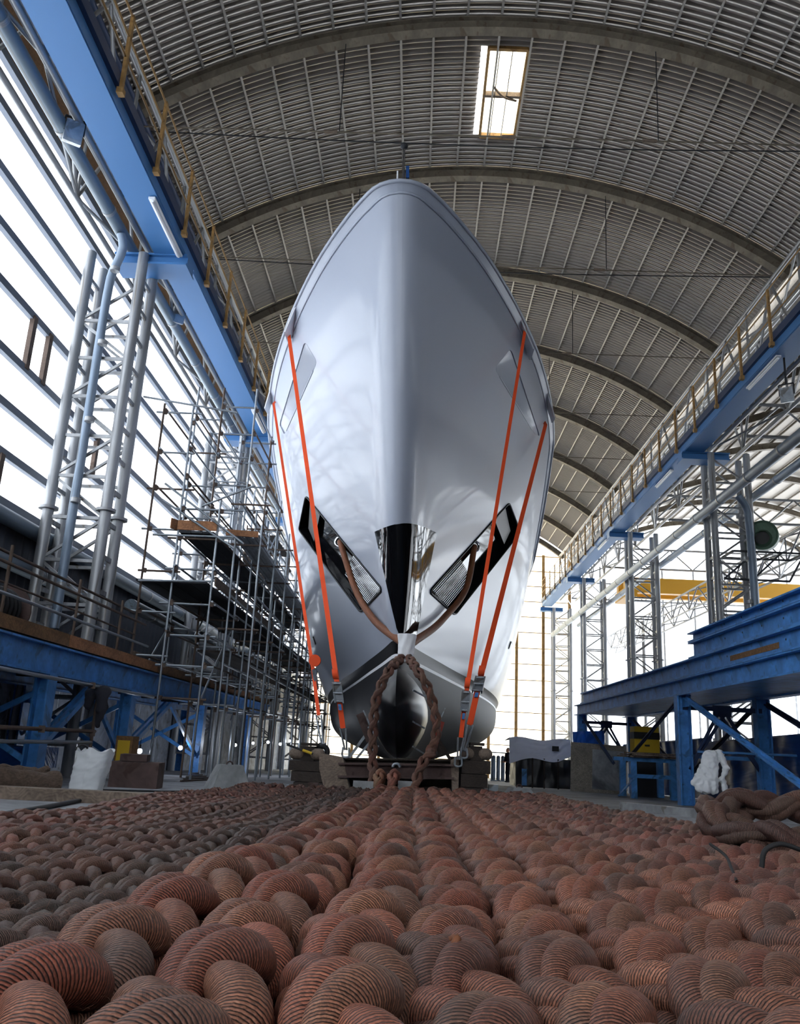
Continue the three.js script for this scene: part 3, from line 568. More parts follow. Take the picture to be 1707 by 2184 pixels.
// a rope along a path (list of Vector3): eight strands in four pairs, two laid each way, going over and under
function rope(pathPts, o) {
  const { R = 0.085, tone = 'fresh', radial = [18, 11, 7, 5], steps = [0.011, 0.02, 0.036, 0.07], seed = 0, dirt = 0.55, near = CAM, pitch = 7.8, open = true } = o;
  const sR = R * 0.5, sA = R * (o.amp || 0.22), sr = R * 0.315, L = pitch * R, curve = new THREE.CatmullRomCurve3(pathPts, false, 'catmullrom', 0.5); curve.arcLengthDivisions = 400;
  const len = curve.getLength(), samples = [];
  for (let s = 0; s < len;) {
    const p = curve.getPointAt(s / len), d = p.distanceTo(near), lod = d < 2.3 ? 0 : d < 5 ? 1 : d < 9 ? 2 : 3; samples.push({ s, p, lod, tg: curve.getTangentAt(s / len) }); s += steps[lod] * (R / 0.085);
  }
  samples.push({ s: len, p: curve.getPointAt(1), lod: samples[samples.length - 1].lod, tg: curve.getTangentAt(1) });
  for (const q of samples) { let up = o.up || UP; q.sd = new THREE.Vector3().crossVectors(q.tg, up); if (q.sd.lengthSq() < 1e-4) q.sd.set(1, 0, 0); q.sd.normalize(); q.up = new THREE.Vector3().crossVectors(q.sd, q.tg); }
  const om = 2 * Math.PI / L, base = TONES[tone], strands = [];
  for (let dir = 0; dir < 2; dir++) for (let i = 0; i < 2; i++) for (let m = 0; m < 2; m++) {
    const centre = q => { const w = om * q.s + seed, ph = (dir ? -w : w) + Math.PI * i + (m ? 0.36 : -0.36), r = sR + sA * (dir ? -1 : 1) * Math.cos(2 * w), fl = o.flat || 0.88; return q.p.clone().addScaledVector(q.sd, Math.cos(ph) * r * 1.08).addScaledVector(q.up, Math.sin(ph) * r * fl); };
    const pts = samples.map(centre), pos = [], nor = [], uv = [], col = [], idx = []; let prev = null, flip = dir ? -1 : 1;
    const jit = 0.72 + 0.5 * ropeRnd(), hue = 0.8 + 0.45 * ropeRnd();
    for (let k = 0; k < pts.length; k++) {
      const tg = pts[Math.min(k + 1, pts.length - 1)].clone().sub(pts[Math.max(k - 1, 0)]).normalize();
      const q = samples[k], a = new THREE.Vector3().crossVectors(q.up, tg).normalize(), b = new THREE.Vector3().crossVectors(tg, a), n = radial[q.lod];
      const x = pts[k], g = N3(x.x * 5 + seed, x.y * 5, x.z * 5), g2 = N3(x.x * 17 + m * 3, x.y * 17 + seed, x.z * 17);
      const kd = clamp(dirt * (0.25 + 2.1 * g + 1.0 * g2), 0, 0.9), c = base.map((v, z) => lerp(v * (1 + 0.4 * g2) * jit * (z ? hue : 1), DIRT[z], kd)), start = pos.length / 3;
      const end = open ? 1 : Math.min(1, Math.sqrt(Math.min(q.s, len - q.s) / (R * 1.2)));
      for (let j = 0; j <= n; j++) {
        const th = 2 * Math.PI * j / n, nx = Math.cos(th), ny = Math.sin(th), rr = sr * (1 + 0.07 * g2 + 0.34 * (dir ? -1 : 1) * Math.cos(2 * (om * q.s + seed))) * (0.25 + 0.75 * end);
        nor.push(a.x * nx + b.x * ny, a.y * nx + b.y * ny, a.z * nx + b.z * ny); pos.push(x.x + rr * (a.x * nx + b.x * ny) * 1.12, x.y + rr * (a.y * nx + b.y * ny), x.z + rr * (a.z * nx + b.z * ny) * 1.12);
        uv.push(flip * q.s * 1.25 / 0.13 * (0.085 / R), j / n); col.push(c[0], c[1], c[2]);
      }
      if (prev) {
        const pn = prev.n; let i0 = 0, i1 = 0;                       // stitch rings of unlike counts
        while (i0 < pn || i1 < n) { if (i1 === n || (i0 < pn && (i0 + 1) / pn <= (i1 + 1) / n)) { idx.push(prev.start + i0, prev.start + i0 + 1, start + i1); i0++; } else { idx.push(prev.start + i0, start + i1 + 1, start + i1); i1++; } }
      }
      prev = { start, n };
    }
    const gg = new THREE.BufferGeometry(); gg.setAttribute('position', new THREE.Float32BufferAttribute(pos, 3)); gg.setAttribute('normal', new THREE.Float32BufferAttribute(nor, 3)); gg.setAttribute('uv', new THREE.Float32BufferAttribute(uv, 2)); gg.setAttribute('color', new THREE.Float32BufferAttribute(col, 3)); gg.setIndex(idx);
    strands.push(gg);
  }
  return strands;
}
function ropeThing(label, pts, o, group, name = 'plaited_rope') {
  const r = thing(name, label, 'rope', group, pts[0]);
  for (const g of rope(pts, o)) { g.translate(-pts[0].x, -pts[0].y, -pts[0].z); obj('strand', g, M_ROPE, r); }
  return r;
}
// the mat: runs laid side by side, turning back on themselves at the far end
const TEND = 13.6;
{
  const rr = mulberry(21);
  const toneAt = x => x < -2.4 ? 'brown' : x < -1.7 ? 'pink' : x < -1.2 ? (rr() < 0.5 ? 'brown' : 'pink') : x < -0.75 ? 'grey' : x < -0.55 ? 'brown' : x < 0.4 ? (rr() < 0.75 ? 'fresh' : 'pink') : x < 1.2 ? (rr() < 0.6 ? 'pink' : 'fresh') : (rr() < 0.5 ? 'pink' : 'brown');
  const fan = (x, t) => x < -1.0 ? x + (x + 1.0) * 0.02 * Math.max(t - 4, 0) : x;
  const rows = []; for (let x = -2.25; x < -0.66; x += 0.26) rows.push([x, 0.13, 0.062]); for (let x = -0.5; x < 2.0; x += 2 * 0.203) rows.push([x, 0.203, 0.093]);
  for (const [x, SP, RR] of rows) {
    const end = TEND + 0.4 * (rr() - 0.5), runs = [];
    const run = (xx, s) => {
      const pts = [], enter = Math.max(0.55, xx < 0 ? (-xx) / 0.5 - 0.7 : xx / 0.47 - 0.7), st = enter;
      for (let t = st; t < end - 0.16; t += 0.42) pts.push(V(fan(xx, t) + 0.045 * N3(xx * 3, t * 0.7, 1) + 0.03 * N3(xx, t * 2.3, 4), floorY(t) - CAM.y + RR * 0.96 + 0.05 * (N3(xx * 2.3, t * 1.1, 9) + 0.5) + (xx > -0.55 && xx < 0.05 && t < 3.6 ? 0.03 : 0), t));
      return pts;
    };
    const a = run(x, 0), b = run(x + SP, 1), xa = fan(x, end), xb = fan(x + SP, end), yb = floorY(end) - CAM.y + RR + 0.05;
    const bend = []; for (let q = 0; q <= 4; q++) { const an = Math.PI * q / 4; bend.push(V((xa + xb) / 2 - (xb - xa) / 2 * Math.cos(an), yb, end + 0.12 * Math.sin(an))); }
    const path = [...a, ...bend, ...b.reverse()];
    const tone = toneAt(x), word = { fresh: 'terracotta', pink: 'dusty pink', brown: 'reddish brown', grey: 'frayed grey brown' }[tone];
    ropeThing(`${RR < 0.08 ? 'thinner' : 'thick'} ${word} plaited rope laid in a long run of the rope mat`, path, { R: RR, tone, seed: rr() * 6, ...(RR < 0.08 ? { steps: [0.017, 0.03, 0.05, 0.1], radial: [12, 8, 6, 4] } : {}), dirt: tone === 'fresh' ? 0.45 : 0.55 }, `${RR < 0.08 ? 'thinner ' : ''}${word} ropes of the mat`);
  }
  // cross hatch of runs under the near left edge, older and matted
  // loose bight piled on the mat at the right
  const y = t => floorY(t) - CAM.y + 0.17;
  ropeThing('dark brown thick rope doubled back in a bight on top of the mat', [V(2.7, y(4.9) + 0.06, 4.5), V(2.3, y(4.9) + 0.06, 4.58), V(1.98, y(4.9) + 0.055, 4.68), V(1.79, y(4.9) + 0.08, 4.85), V(1.72, y(4.9) + 0.13, 5.05), V(1.8, y(4.9) + 0.18, 5.22), V(2.0, y(4.9) + 0.2, 5.3), V(2.35, y(5) + 0.21, 5.3), V(2.95, y(5) + 0.2, 5.25)], { R: 0.1, tone: 'dark', seed: 1.2, dirt: 0.35, up: new THREE.Vector3(0, 1, 0.3) });
}
// two more visible stubs and the ropes that hang round the bulb
const TB = 14.35;                                                      // world distance of the ropes before the bulb
const pathPx = (l) => l.map(([x, y, t]) => P(x, y, t));
const ropeFine = { steps: [0.022, 0.022, 0.022, 0.022], radial: [7, 7, 7, 7], pitch: 6.4, amp: 0.15 };
ropeThing('brown plaited rope hanging down the left of the black bulb', pathPx([[860, 1400, 15.0], [832, 1428, 14.35], [812, 1465, 14.3], [800, 1505, 14.3], [796, 1560, 14.3], [795, 1620, 14.25], [797, 1672, 14.1]]), { R: 0.083, tone: 'brown', dirt: 0.3, up: new THREE.Vector3(0, 0.1, 1), ...ropeFine });
ropeThing('brown plaited rope curving down the right of the black bulb', pathPx([[870, 1400, 15.0], [892, 1432, 14.35], [914, 1470, 14.3], [928, 1520, 14.3], [931, 1560, 14.3], [924, 1590, 14.3], [915, 1610, 14.3], [921, 1606, 14.1], [905, 1622, 14.0], [893, 1650, 13.95], [884, 1684, 13.85]]), { R: 0.083, tone: 'brown', dirt: 0.2, up: new THREE.Vector3(0, 0.1, 1), ...ropeFine });
for (const [x, w, tn, label] of [[668, 0, 'tan', 'tan rope end standing in a loop before the cradle crossbeam'], [838, 0, 'pink', 'pinkish rope end standing in a loop before the cradle crossbeam']]) {
  const X = x === 668 ? 808 : 838;
  ropeThing(label, pathPx([[X - 3, 1690, 13.7], [X - 2, 1668, 13.75], [X, 1654, 13.85], [X + 5, 1650, 14.0], [X + 7, 1670, 14.1]]), { R: 0.08, tone: tn, dirt: 0.15, up: new THREE.Vector3(0, 0.1, 1), open: false, ...ropeFine });
}
// brown sleeves from the hawse rings to the cloth, and the cloth round their meeting
for (const [sd, l, label] of [['left', [[770, 1255], [812, 1322], [860, 1372]], 'brown leather sleeved mooring line from the left anchor pocket'], ['right', [[985, 1250], [934, 1318], [876, 1374]], 'brown leather sleeved mooring line from the right anchor pocket']]) {
  const h = toWorld(hawse[sd]), q = l.map(([x, y], i) => i < 2 ? toWorld(hullHit(x, y, 0.14)) : P(x, y, 15.02));
  const o = thing('mooring_line', label, 'mooring line', undefined, h);
  obj('sleeve', sweep([h, ...q].map(p => p.clone().sub(h)), 0.075, 12, 40), M.sleeve, o);
  obj('stitching', sweep([h, ...q].map(p => p.clone().sub(h).add(new THREE.Vector3(0, 0.01, 0.074))), 0.008, 5, 40), M.brownBoard, o);
}
{
  const c = P(867, 1383, 15.0), o = thing('cloth_wrap', 'white cloth bound round the ropes where they meet at the stem', 'cloth', undefined, c);
  const g = new THREE.CylinderGeometry(0.13, 0.115, 0.5, 40, 28, true), p = g.getAttribute('position');
  for (let i = 0; i < p.count; i++) { const x = p.getX(i), y = p.getY(i), z = p.getZ(i), a = Math.atan2(z, x), k = 1 + 0.1 * N3(a * 1.3, y * 9, 2) + 0.05 * Math.sin(a * 7 + y * 14) - 0.22 * smooth(-0.09, -0.17, y) + 0.35 * smooth(-0.17, -0.24, y) + 0.1 * smooth(0.15, 0.24, y); p.setXYZ(i, x * k * 1.2, y, z * k); }
  g.computeVertexNormals();
  obj('cloth', g, M.cloth, o);
  obj('binding', new THREE.TorusGeometry(0.125, 0.022, 8, 30).rotateX(Math.PI / 2 + 0.1).scale(1.2, 1, 1).translate(0, -0.17, 0), M.cloth, o);
}
{ // loose fibres standing off the ropes
  const hair = [];
  const hr = mulberry(5), mk = (a, b) => new THREE.TubeGeometry(new THREE.QuadraticBezierCurve3(new THREE.Vector3(), new THREE.Vector3(a, 0.5, b), new THREE.Vector3(1.0, 0.35 + a * 0.3, b * 2)), 6, 0.012, 3);
  const g = merge([mk(0.3, 0.1), mk(0.1, -0.3).rotateY(2), mk(0.5, 0.2).rotateY(4)]);
  const n = 3600, im = new THREE.InstancedMesh(g, mat(0x8a6350, 0.85), n), m = new THREE.Matrix4(), q = new THREE.Quaternion(), e = new THREE.Euler();
  for (let i = 0; i < n; i++) {
    const t = 1.0 + 9 * Math.pow(hr(), 2.2), x = (hr() * 2 - 1) * Math.min(0.5 * t + 0.2, 2.1), cl = Math.max(0, N3(x * 2, t * 1.2, 3));
    e.set((hr() - 0.5) * 1.2, hr() * 6.28, (hr() - 0.5) * 1.2); q.setFromEuler(e);
    const s = (0.016 + 0.03 * hr()) * (0.5 + cl) * (t < 2 ? 0.7 : 1);
    m.compose(V(x, floorY(t) - CAM.y + 0.15 + 0.035 * hr(), t), q, new THREE.Vector3(s, s, s)); im.setMatrixAt(i, m);
  }
  im.name = numbered('rope_fibre'); scene.add(im); im.castShadow = true;
  im.userData = { kind: 'stuff', label: 'loose frayed fibres standing off the rope mat', category: 'fibres' };
}
// dark offcuts of wire and line on the mat
for (const [l, r, label] of [[[[1515, 1800, 3.6], [1545, 1822, 3.5], [1560, 1850, 3.3], [1572, 1880, 3.1]], 0.006, 'thin dark cord end curling on the rope mat'], [[[1625, 1850, 3.1], [1632, 1815, 3.1], [1665, 1800, 3.1], [1707, 1812, 3.1]], 0.009, 'black hoop of stiff hose sticking out of the rope mat'], [[[930, 2075, 1.62], [975, 2003, 1.62], [952, 2010, 1.66], [925, 2012, 1.7]], 0.008, 'bent orange twine end standing in the rope mat']])
  tag(obj('cord_end', sweep(pathPx(l), r, 6, 24), label.startsWith('bent') ? M.sleeve : M.rubber), label, 'cord');
// ---------------------------------------------------------------- cradle and things on the slip
{
  const T = 14.9, y = floorY(T), c = thing('cradle', 'slipway cradle of dark timber skids and rusty crossbeams under the bow', 'cradle', undefined, onFloor(0, T)), b = c.position.clone();
  const W = (px, py, t = T) => P(px, py, t).sub(b);
  const skid = (xa, xb, outer) => {
    const a = W(xa, 1690), d = W(xb, 1690), w = d.x - a.x, cx = (a.x + d.x) / 2, top = W((xa + xb) / 2, 1622).y, gy = 0.0, h = (top - gy) / 3;
    for (let k = 0; k < 3; k++) obj('skid_timber', box(w * (1 - 0.07 * (2 - k)), h - 0.012, 6, cx + outer * 0.03 * (2 - k), gy + h * (k + 0.5), -3), M.darkTimber, c);
    for (const e of [-1, 1]) obj('roller', new THREE.CapsuleGeometry(0.1, w * 0.12, 6, 16).rotateZ(Math.PI / 2).translate(cx + e * w * 0.31, top + 0.11, -0.1), M.timber, c);
    obj('chock', box(w * 0.42, 0.24, 0.5, cx, top + 0.12, -0.3), M.darkTimber, c);
    obj('cap_plank', box(w * 0.5, 0.05, 0.4, cx + 0.02, top + 0.27, -0.3), M.darkTimber, c);
  };
  skid(612, 684, 1); skid(984, 1046, -1);
  const plank = (q, m) => { const pts = q.map(([x, yy]) => W(x, yy, T - 0.05)); const g = new THREE.BufferGeometry(), f = [], n = pts.length; for (const dz of [0, -0.35]) for (const p of pts) f.push(p.x, p.y, p.z + dz); const ix = []; for (let i = 1; i < n - 1; i++) { ix.push(0, i, i + 1, n, n + i + 1, n + i); } for (let i = 0; i < n; i++) { const j = (i + 1) % n; ix.push(i, n + i, n + j, i, n + j, j); } g.setAttribute('position', new THREE.Float32BufferAttribute(f, 3)); g.setIndex(ix); const h = g.toNonIndexed(); h.computeVertexNormals(); return uvBox(h); };
  obj('splash_board', plank([[693, 1690], [745, 1682], [732, 1616], [681, 1606], [681, 1640]].reverse()), M.timber, c);
  obj('splash_board', plank([[965, 1690], [978, 1690], [980, 1612], [962, 1622]]), M.timber, c);
  const beam = (py, h, m, t) => { const a = W(722, py, t), d = W(968, py + 4, t); return obj('crossbeam', ibeam(a, d, h, 0.22, 0.03, 0.03), m, c); };
  beam(1642, 0.24, M.rust, T - 0.02); beam(1626, 0.16, M.darkTimber, T + 0.3); beam(1668, 0.16, M.darkTimber, T + 0.5);
  obj('shackle', [new THREE.TorusGeometry(0.06, 0.022, 8, 18, Math.PI).translate(W(846, 1636).x, W(846, 1636).y, W(846, 1636).z + 0.16), tube(W(842, 1640).add(new THREE.Vector3(0, 0, 0.15)), W(842, 1660).add(new THREE.Vector3(0, 0, 0.15)), 0.025, 6)], M.galv, c);
  for (const [x0, y0, x1, y1, w, m] of [[768, 1522, 790, 1580, 0.14, M.rust], [940, 1538, 922, 1600, 0.15, M.red], [925, 1560, 945, 1612, 0.12, M.darkTimber], [742, 1620, 800, 1540, 0.05, M.galv], [962, 1622, 925, 1560, 0.06, M.darkTimber], [775, 1515, 800, 1570, 0.025, M.galv], [755, 1625, 800, 1570, 0.04, M.galv], [950, 1510, 935, 1545, 0.02, M.galv]])
    obj('shore', bar(W(x0, y0, T + 1), W(x1, y1, T + 1), w, w), m, c);
  for (const x of [800, 910]) obj('keel_block', box(0.5, 0.45, 0.6, W(x, 1650, T + 2.4).x, 0.2, -2.4), M.darkTimber, c);
  const p = thing('pole', 'yellow banded pole lying on the left skid of the cradle', 'pole', undefined, P(640, 1598, T - 0.1));
  const q0 = new THREE.Vector3(), q1 = P(668, 1608, T - 0.1).sub(p.position);
  obj('shaft', tube(q0.clone().sub(q1), q1, 0.018, 6), M.dark, p); obj('band', tube(q1.clone().multiplyScalar(0.2), q1.clone().multiplyScalar(0.9), 0.024, 6), M.genYellow, p);
  const dr = thing('rubber_fender', 'black tyre lying on the left skid of the cradle', 'tyre', undefined, P(688, 1603, T + 0.3)); obj('tyre', new THREE.TorusGeometry(0.09, 0.045, 8, 20), M.rubber, dr);
}
// keel of the boat behind and the poppets further aft, standing on the slip
for (const t of [18, 21.5, 25, 29, 33, 37]) for (const sd of [-1, 1]) {
  const X = -0.35 + sd * (0.4 + 0.06 * (t - 15)), o = thing('bilge_shore', 'timber bilge shore standing under the black hull bottom', 'shore', 'shores under the hull', onFloor(X, t));
  const top = (t - 15) * 0.004 + 0.36; obj('post', box(0.28, top + 0.25, 0.3, 0, (top + 0.25) / 2, 0), M.darkTimber, o); obj('foot', box(0.5, 0.1, 0.5, 0, 0.05, 0), M.rust, o);
}
function trapBlock(c, wb, wt, h, d, ry, label) {
  const g = new THREE.BoxGeometry(1, 1, 1), p = g.getAttribute('position');
  for (let i = 0; i < p.count; i++) { const k = p.getY(i) > 0 ? wt : wb, dd = p.getY(i) > 0 ? d * wt / wb : d; p.setXYZ(i, p.getX(i) * k, (p.getY(i) + 0.5) * h, p.getZ(i) * dd); }
  const n = g.toNonIndexed(); n.computeVertexNormals();
  const o = thing('concrete_block', label, 'concrete block', undefined, c); o.rotation.y = ry;
  obj('block', uvBox(n), M.block, o);
  obj('lifting_eye', new THREE.TorusGeometry(0.05, 0.012, 6, 14, Math.PI).translate(0, h, 0), M.rust, o);
}
{
  const f = (px, t) => { const d = rayOf(px, 1690); return onFloor(d.x * t, t); };
  trapBlock(f(484, 14.2), 0.66, 0.36, 0.4, 0.55, 0.5, 'tapered concrete block by the left edge of the rope mat');
  trapBlock(f(1108, 15), 0.62, 0.3, 0.26, 0.5, 0.3, 'tapered concrete block by the right edge of the rope mat');
  for (const [x0, x1, label] of [[755, 800, 'flat pale plate leaning before the cradle, left of the rope stubs'], [850, 878, 'flat pale plate leaning before the cradle, right of the rope stubs']]) {
    const c = P((x0 + x1) / 2, 1677, 13.85); tag(obj('steel_plate', boxAt(c, (x1 - x0) / 124, 0.16, 0.025, 0, -0.3), M.block), label, 'plate');
  }
  // shackles and turnbuckle gear beside the left block
  const o = thing('turnbuckle', 'heavy steel turnbuckle lying between concrete block and cradle', 'turnbuckle', undefined, f(578, 14.2));
  obj('body', [bar(new THREE.Vector3(-0.3, 0.07, 0.04), new THREE.Vector3(0.3, 0.07, 0.04), 0.035, 0.05), bar(new THREE.Vector3(-0.3, 0.07, -0.06), new THREE.Vector3(0.3, 0.07, -0.06), 0.035, 0.05), tube(new THREE.Vector3(-0.34, 0.07, -0.01), new THREE.Vector3(-0.24, 0.07, -0.01), 0.07, 10), tube(new THREE.Vector3(0.24, 0.07, -0.01), new THREE.Vector3(0.34, 0.07, -0.01), 0.07, 10)], M.galv, o);
  obj('screw', tube(new THREE.Vector3(-0.6, 0.06, -0.01), new THREE.Vector3(0.65, 0.08, -0.01), 0.03, 8), M.steel, o);
  obj('jaw', [new THREE.TorusGeometry(0.08, 0.025, 8, 18).rotateX(1.4).translate(-0.62, 0.06, 0), boxAt(new THREE.Vector3(0.68, 0.1, 0), 0.16, 0.18, 0.12)], M.rust, o);
  const o2 = thing('shackle_gear', 'pale steel shackle gear lying right of the cradle', 'shackle', undefined, f(1062, 15.2));
  obj('shackle', [new THREE.TorusGeometry(0.13, 0.035, 8, 20).rotateX(1.2).translate(0, 0.08, 0), boxAt(new THREE.Vector3(-0.08, 0.2, 0), 0.16, 0.18, 0.14)], M.galv, o2); obj('bolt', tube(new THREE.Vector3(-0.2, 0.09, 0.1), new THREE.Vector3(0.3, 0.07, 0.15), 0.03, 8), M.steel, o2);
}
// lying pipes, kerbs and cables on the open floor
const floorLine = (l, dy) => l.map(([x, y]) => { const d = rayOf(x, y), t = CAM.y / (-d.y - SLOPE); return V(d.x * t, floorY(t) - CAM.y + dy, t); });
tag(obj('timber_baulk', bar(...floorLine([[-60, 1700], [330, 1719]], 0.06), 0.18, 0.12), M.timber), 'long grey timber baulk lying on the floor left of the rope mat', 'timber');
tag(obj('floor_cable', sweep(floorLine([[-40, 1752], [90, 1728], [200, 1708], [290, 1702], [370, 1703]], 0.02), 0.022, 6, 40), M.rubber), 'black cable crossing the floor in front of the grey baulk', 'cable');
tag(obj('floor_cable', sweep(floorLine([[150, 1686], [260, 1688], [350, 1690], [450, 1690]], 0.012), 0.014, 6, 30), M.rubber), 'thin black cable along the floor past the white sack', 'cable');
tag(obj('timber_baulk', bar(...floorLine([[1330, 1727], [1560, 1752]], 0.06), 0.16, 0.12), M.steel), 'round edged grey sleeper lying on the floor beside the dark rope bight', 'timber');
// ---------------------------------------------------------------- left side: platform, scaffold, clutter
{
  const X = -5.9, o = thing('work_platform', 'long blue steel work platform on legs beside the grey panel wall', 'platform', undefined, onFloor(X, 17.4)), b = o.position.clone();
  const L = (x, y, t) => V(x, y, t).sub(b);
  obj('edge_beam', ibeam(L(X, 1.05, 4), L(X, 1.05, 34), 0.47, 0.22, 0.03, 0.03), M.blue, o);
  obj('back_beam', ibeam(L(-8.1, 1.05, 4), L(-8.1, 1.05, 34), 0.47, 0.22, 0.03, 0.03), M.blue, o);
  for (let t = 5; t < 34; t += 2) obj('joist', bar(L(X, 1.1, t), L(-8.1, 1.1, t), 0.1, 0.24), M.dark, o);
  for (let k = 0; k < 9; k++) obj('deck_board', box(0.25, 0.05, 30, -8.15 + 0.265 * k - b.x, 1.32 + CAM.y - b.y, -19 - b.z), M.darkTimber, o);
  for (let k = 0; k < 6; k++) obj('toe_board', box(0.04, 0.2, 4.95, X + 0.02 - b.x, 1.43 + CAM.y - b.y, -(4 + 5 * k + 2.5) - b.z), k % 2 ? M.brownBoard : M.ply, o);
  for (const t of [9.4, 13.4, 17.4, 23.5, 30]) for (const x of [X, -8.1]) {
    const y0 = floorY(t) - CAM.y; obj('leg', ibeam(L(x, y0, t), L(x, 0.82, t), 0.24, 0.3, 0.03, 0.03, new THREE.Vector3(1, 0, 0)), M.blue, o);
  }
  for (const [t, u] of [[13.4, 17.4], [17.4, 23.5]]) { const y0 = floorY(t) - CAM.y + 0.5, mid = (t + u) / 2; obj('brace', bar(L(X, y0, t + 0.15), L(X, 0.7, mid), 0.06, 0.1), M.blue, o); obj('brace', bar(L(X - 0.12, y0, t + 0.15), L(X - 0.12, 0.7, mid), 0.06, 0.1), M.blue, o); obj('brace', bar(L(X, 0.7, mid), L(X, y0 - 0.1, u - 0.15), 0.06, 0.1), M.blue, o); }
  for (const [x0, x1, t] of [[X, -8.1, 13.4], [X, -8.1, 17.4], [X, -8.1, 23.5]]) { obj('brace', bar(L(x0, 0.6, t), L(x1, -0.6, t), 0.05, 0.09), M.blue, o); obj('brace', bar(L(x1, 0.6, t + 0.1), L(x0, -0.6, t + 0.1), 0.05, 0.09), M.blue, o); }
  for (const [y, m, r, x] of [[1.78, M.galv, 0.026, X + 0.1], [2.02, M.rustTube, 0.018, X - 0.2], [2.24, M.rustTube, 0.026, X], [2.5, M.rustTube, 0.026, X - 0.3]]) obj('handrail', tube(L(x, y, 5), L(x, y - 0.0, 17.9), r, 8), m, o);
  for (const t of [9.2, 11.8, 14.4, 16.6]) obj('rail_post', tube(L(X - 0.1, 1.3, t), L(X - 0.1, 2.55, t), 0.026, 8), M.rustTube, o);
  for (const [y, r, t1, m] of [[0.72, 0.03, 17.6, M.galv], [-0.02, 0.03, 14.6, M.rustTube], [-0.2, 0.028, 14.5, M.galv]]) obj('front_tube', tube(L(-5.45, y, 4), L(-5.45, y, t1), r, 8), m, o);
  obj('coupler', [[-5.45, 0.72, 14.2], [-5.45, -0.02, 12.5], [-5.45, -0.05, 14.5]].map(([x, y, t]) => boxAt(L(x, y, t), 0.09, 0.1, 0.09, 0.4)), M.rustTube, o);
  obj('front_post', tube(L(-5.45, floorY(14.5) - CAM.y, 14.5), L(-5.45, 0.74, 14.5), 0.03, 8), M.rustTube, o);
}
{ // scaffold
  const R = [-6.3, -5.6, -4.7], S = []; for (let k = 0; k < 12; k++) S.push(18.4 + 2.6 * k);
  const o = thing('scaffold', 'galvanised tube scaffold with dark decks between yacht and left platform', 'scaffold', undefined, onFloor(-5.6, 18.4)), b = o.position.clone(), L = (x, y, t) => V(x, y, t).sub(b), sr = mulberry(3), cp = [];
  const T = (n, a, c, m = M.galv, r = 0.026) => obj(n, tube(L(...a), L(...c), r, 8), m, o);
  const hullLeft = (y, t) => { const Y = y / KS, d = t / KS; return toWorld(Lb(-halfB(d, Y), Y, d)).x; };
  const clearTop = (x, t) => { let y = -0.4; while (y < 12 && hullLeft(y, t) - 0.14 > x) y += 0.15; return y - 0.15; };
  const topOf0 = (k, r) => k === 0 ? (r === 2 ? 5.3 : 7.6) : k === 1 ? 9.2 : k === 2 ? 8.8 : Math.max(3.6, 8.4 - 0.55 * (k - 2)) + 0.4 * sr();
  const tops = S.map((t, k) => R.map((x, r) => Math.min(topOf0(k, r), clearTop(x, t)))), topOf = (k, r) => tops[k][r];
  S.forEach((t, k) => R.forEach((x, r) => {
    const tp = topOf(k, r), lean = 0.0; if (tp < 1.2) return; T('standard', [x, (r === 0 ? 1.3 : floorY(t) - CAM.y), t], [x + lean, tp, t], sr() < 0.7 ? M.galv : M.rustTube, 0.028);
    for (let y = 0.7 + 0.95 * (r === 0 ? 1 : 0); y < tp - 0.15; y += r ? 0.72 : 0.95) {
      const j = 0.1 * (sr() - 0.5); cp.push(boxAt(L(x + 0.03, y + j, t + 0.03), 0.09, 0.1, 0.09, sr()));
      if (r < 2 && y < topOf(k, r + 1)) T('transom', [x - 0.25 * sr(), y + j, t + 0.05], [R[r + 1] + 0.25 * sr(), y + j, t + 0.05], sr() < 0.75 ? M.galv : M.rustTube);
      if (k < S.length - 1 && y < topOf(k + 1, r) - 0.1 && sr() < 0.82) T('ledger', [x + 0.05, y + j + 0.06, t - 0.2 * sr()], [x + 0.05, y + j + 0.06, S[k + 1] + 0.25 * sr()], sr() < 0.6 ? M.galv : M.rustTube);
    }
    if (k < S.length - 1 && (k + r) % 2 === 0 && topOf(k + 1, r) > 2.7 + 1.9 * (k % 3)) T('brace', [x - 0.05, 0.5 + 1.9 * (k % 3), t], [x - 0.05, 2.6 + 1.9 * (k % 3), S[k + 1]], M.galv, 0.024);
  }));
  const deck = (y, x0, x1, t0, t1, m, n) => { while (t1 > t0 && hullLeft(y, t1) - 0.14 < x1) t1 -= 0.5; const w = (x1 - x0) / n; for (let i = 0; i < n; i++) for (let s = t0; s < t1 - 0.1; s += 5.2) obj('deck_board', box(w - 0.012, 0.05, Math.min(5.2, t1 - s) - 0.02, x0 + w * (i + 0.5) - b.x, y + CAM.y - b.y, -(s + Math.min(s + 5.2, t1)) / 2 - b.z), m, o); };
  deck(4.45, -5.55, -4.75, 18.3, 44, M.dark, 3); deck(3.3, -6.4, -4.8, 18.3, 44, M.dark, 4); deck(2.05, -5.55, -4.75, 21, 46, M.darkTimber, 3);
  deck(6.3, -5.55, -4.75, 26, 44, M.darkTimber, 3);
  for (const [y, x, t] of [[4.62, -5.57, 21], [4.62, -4.73, 24], [3.47, -4.78, 21.5], [3.47, -4.78, 26.6], [2.2, -4.73, 27]]) obj('toe_board', box(0.03, 0.22, 5, x - b.x, y + CAM.y - b.y, -t - b.z), M.timber, o);
  obj('toe_board', boxAt(L(-5.15, 4.6, 18.3), 0.9, 0.22, 0.03), M.ply, o); obj('toe_board', boxAt(L(-5.62, 4.62, 18.5), 0.03, 0.24, 0.6, -0.4), M.ply, o);
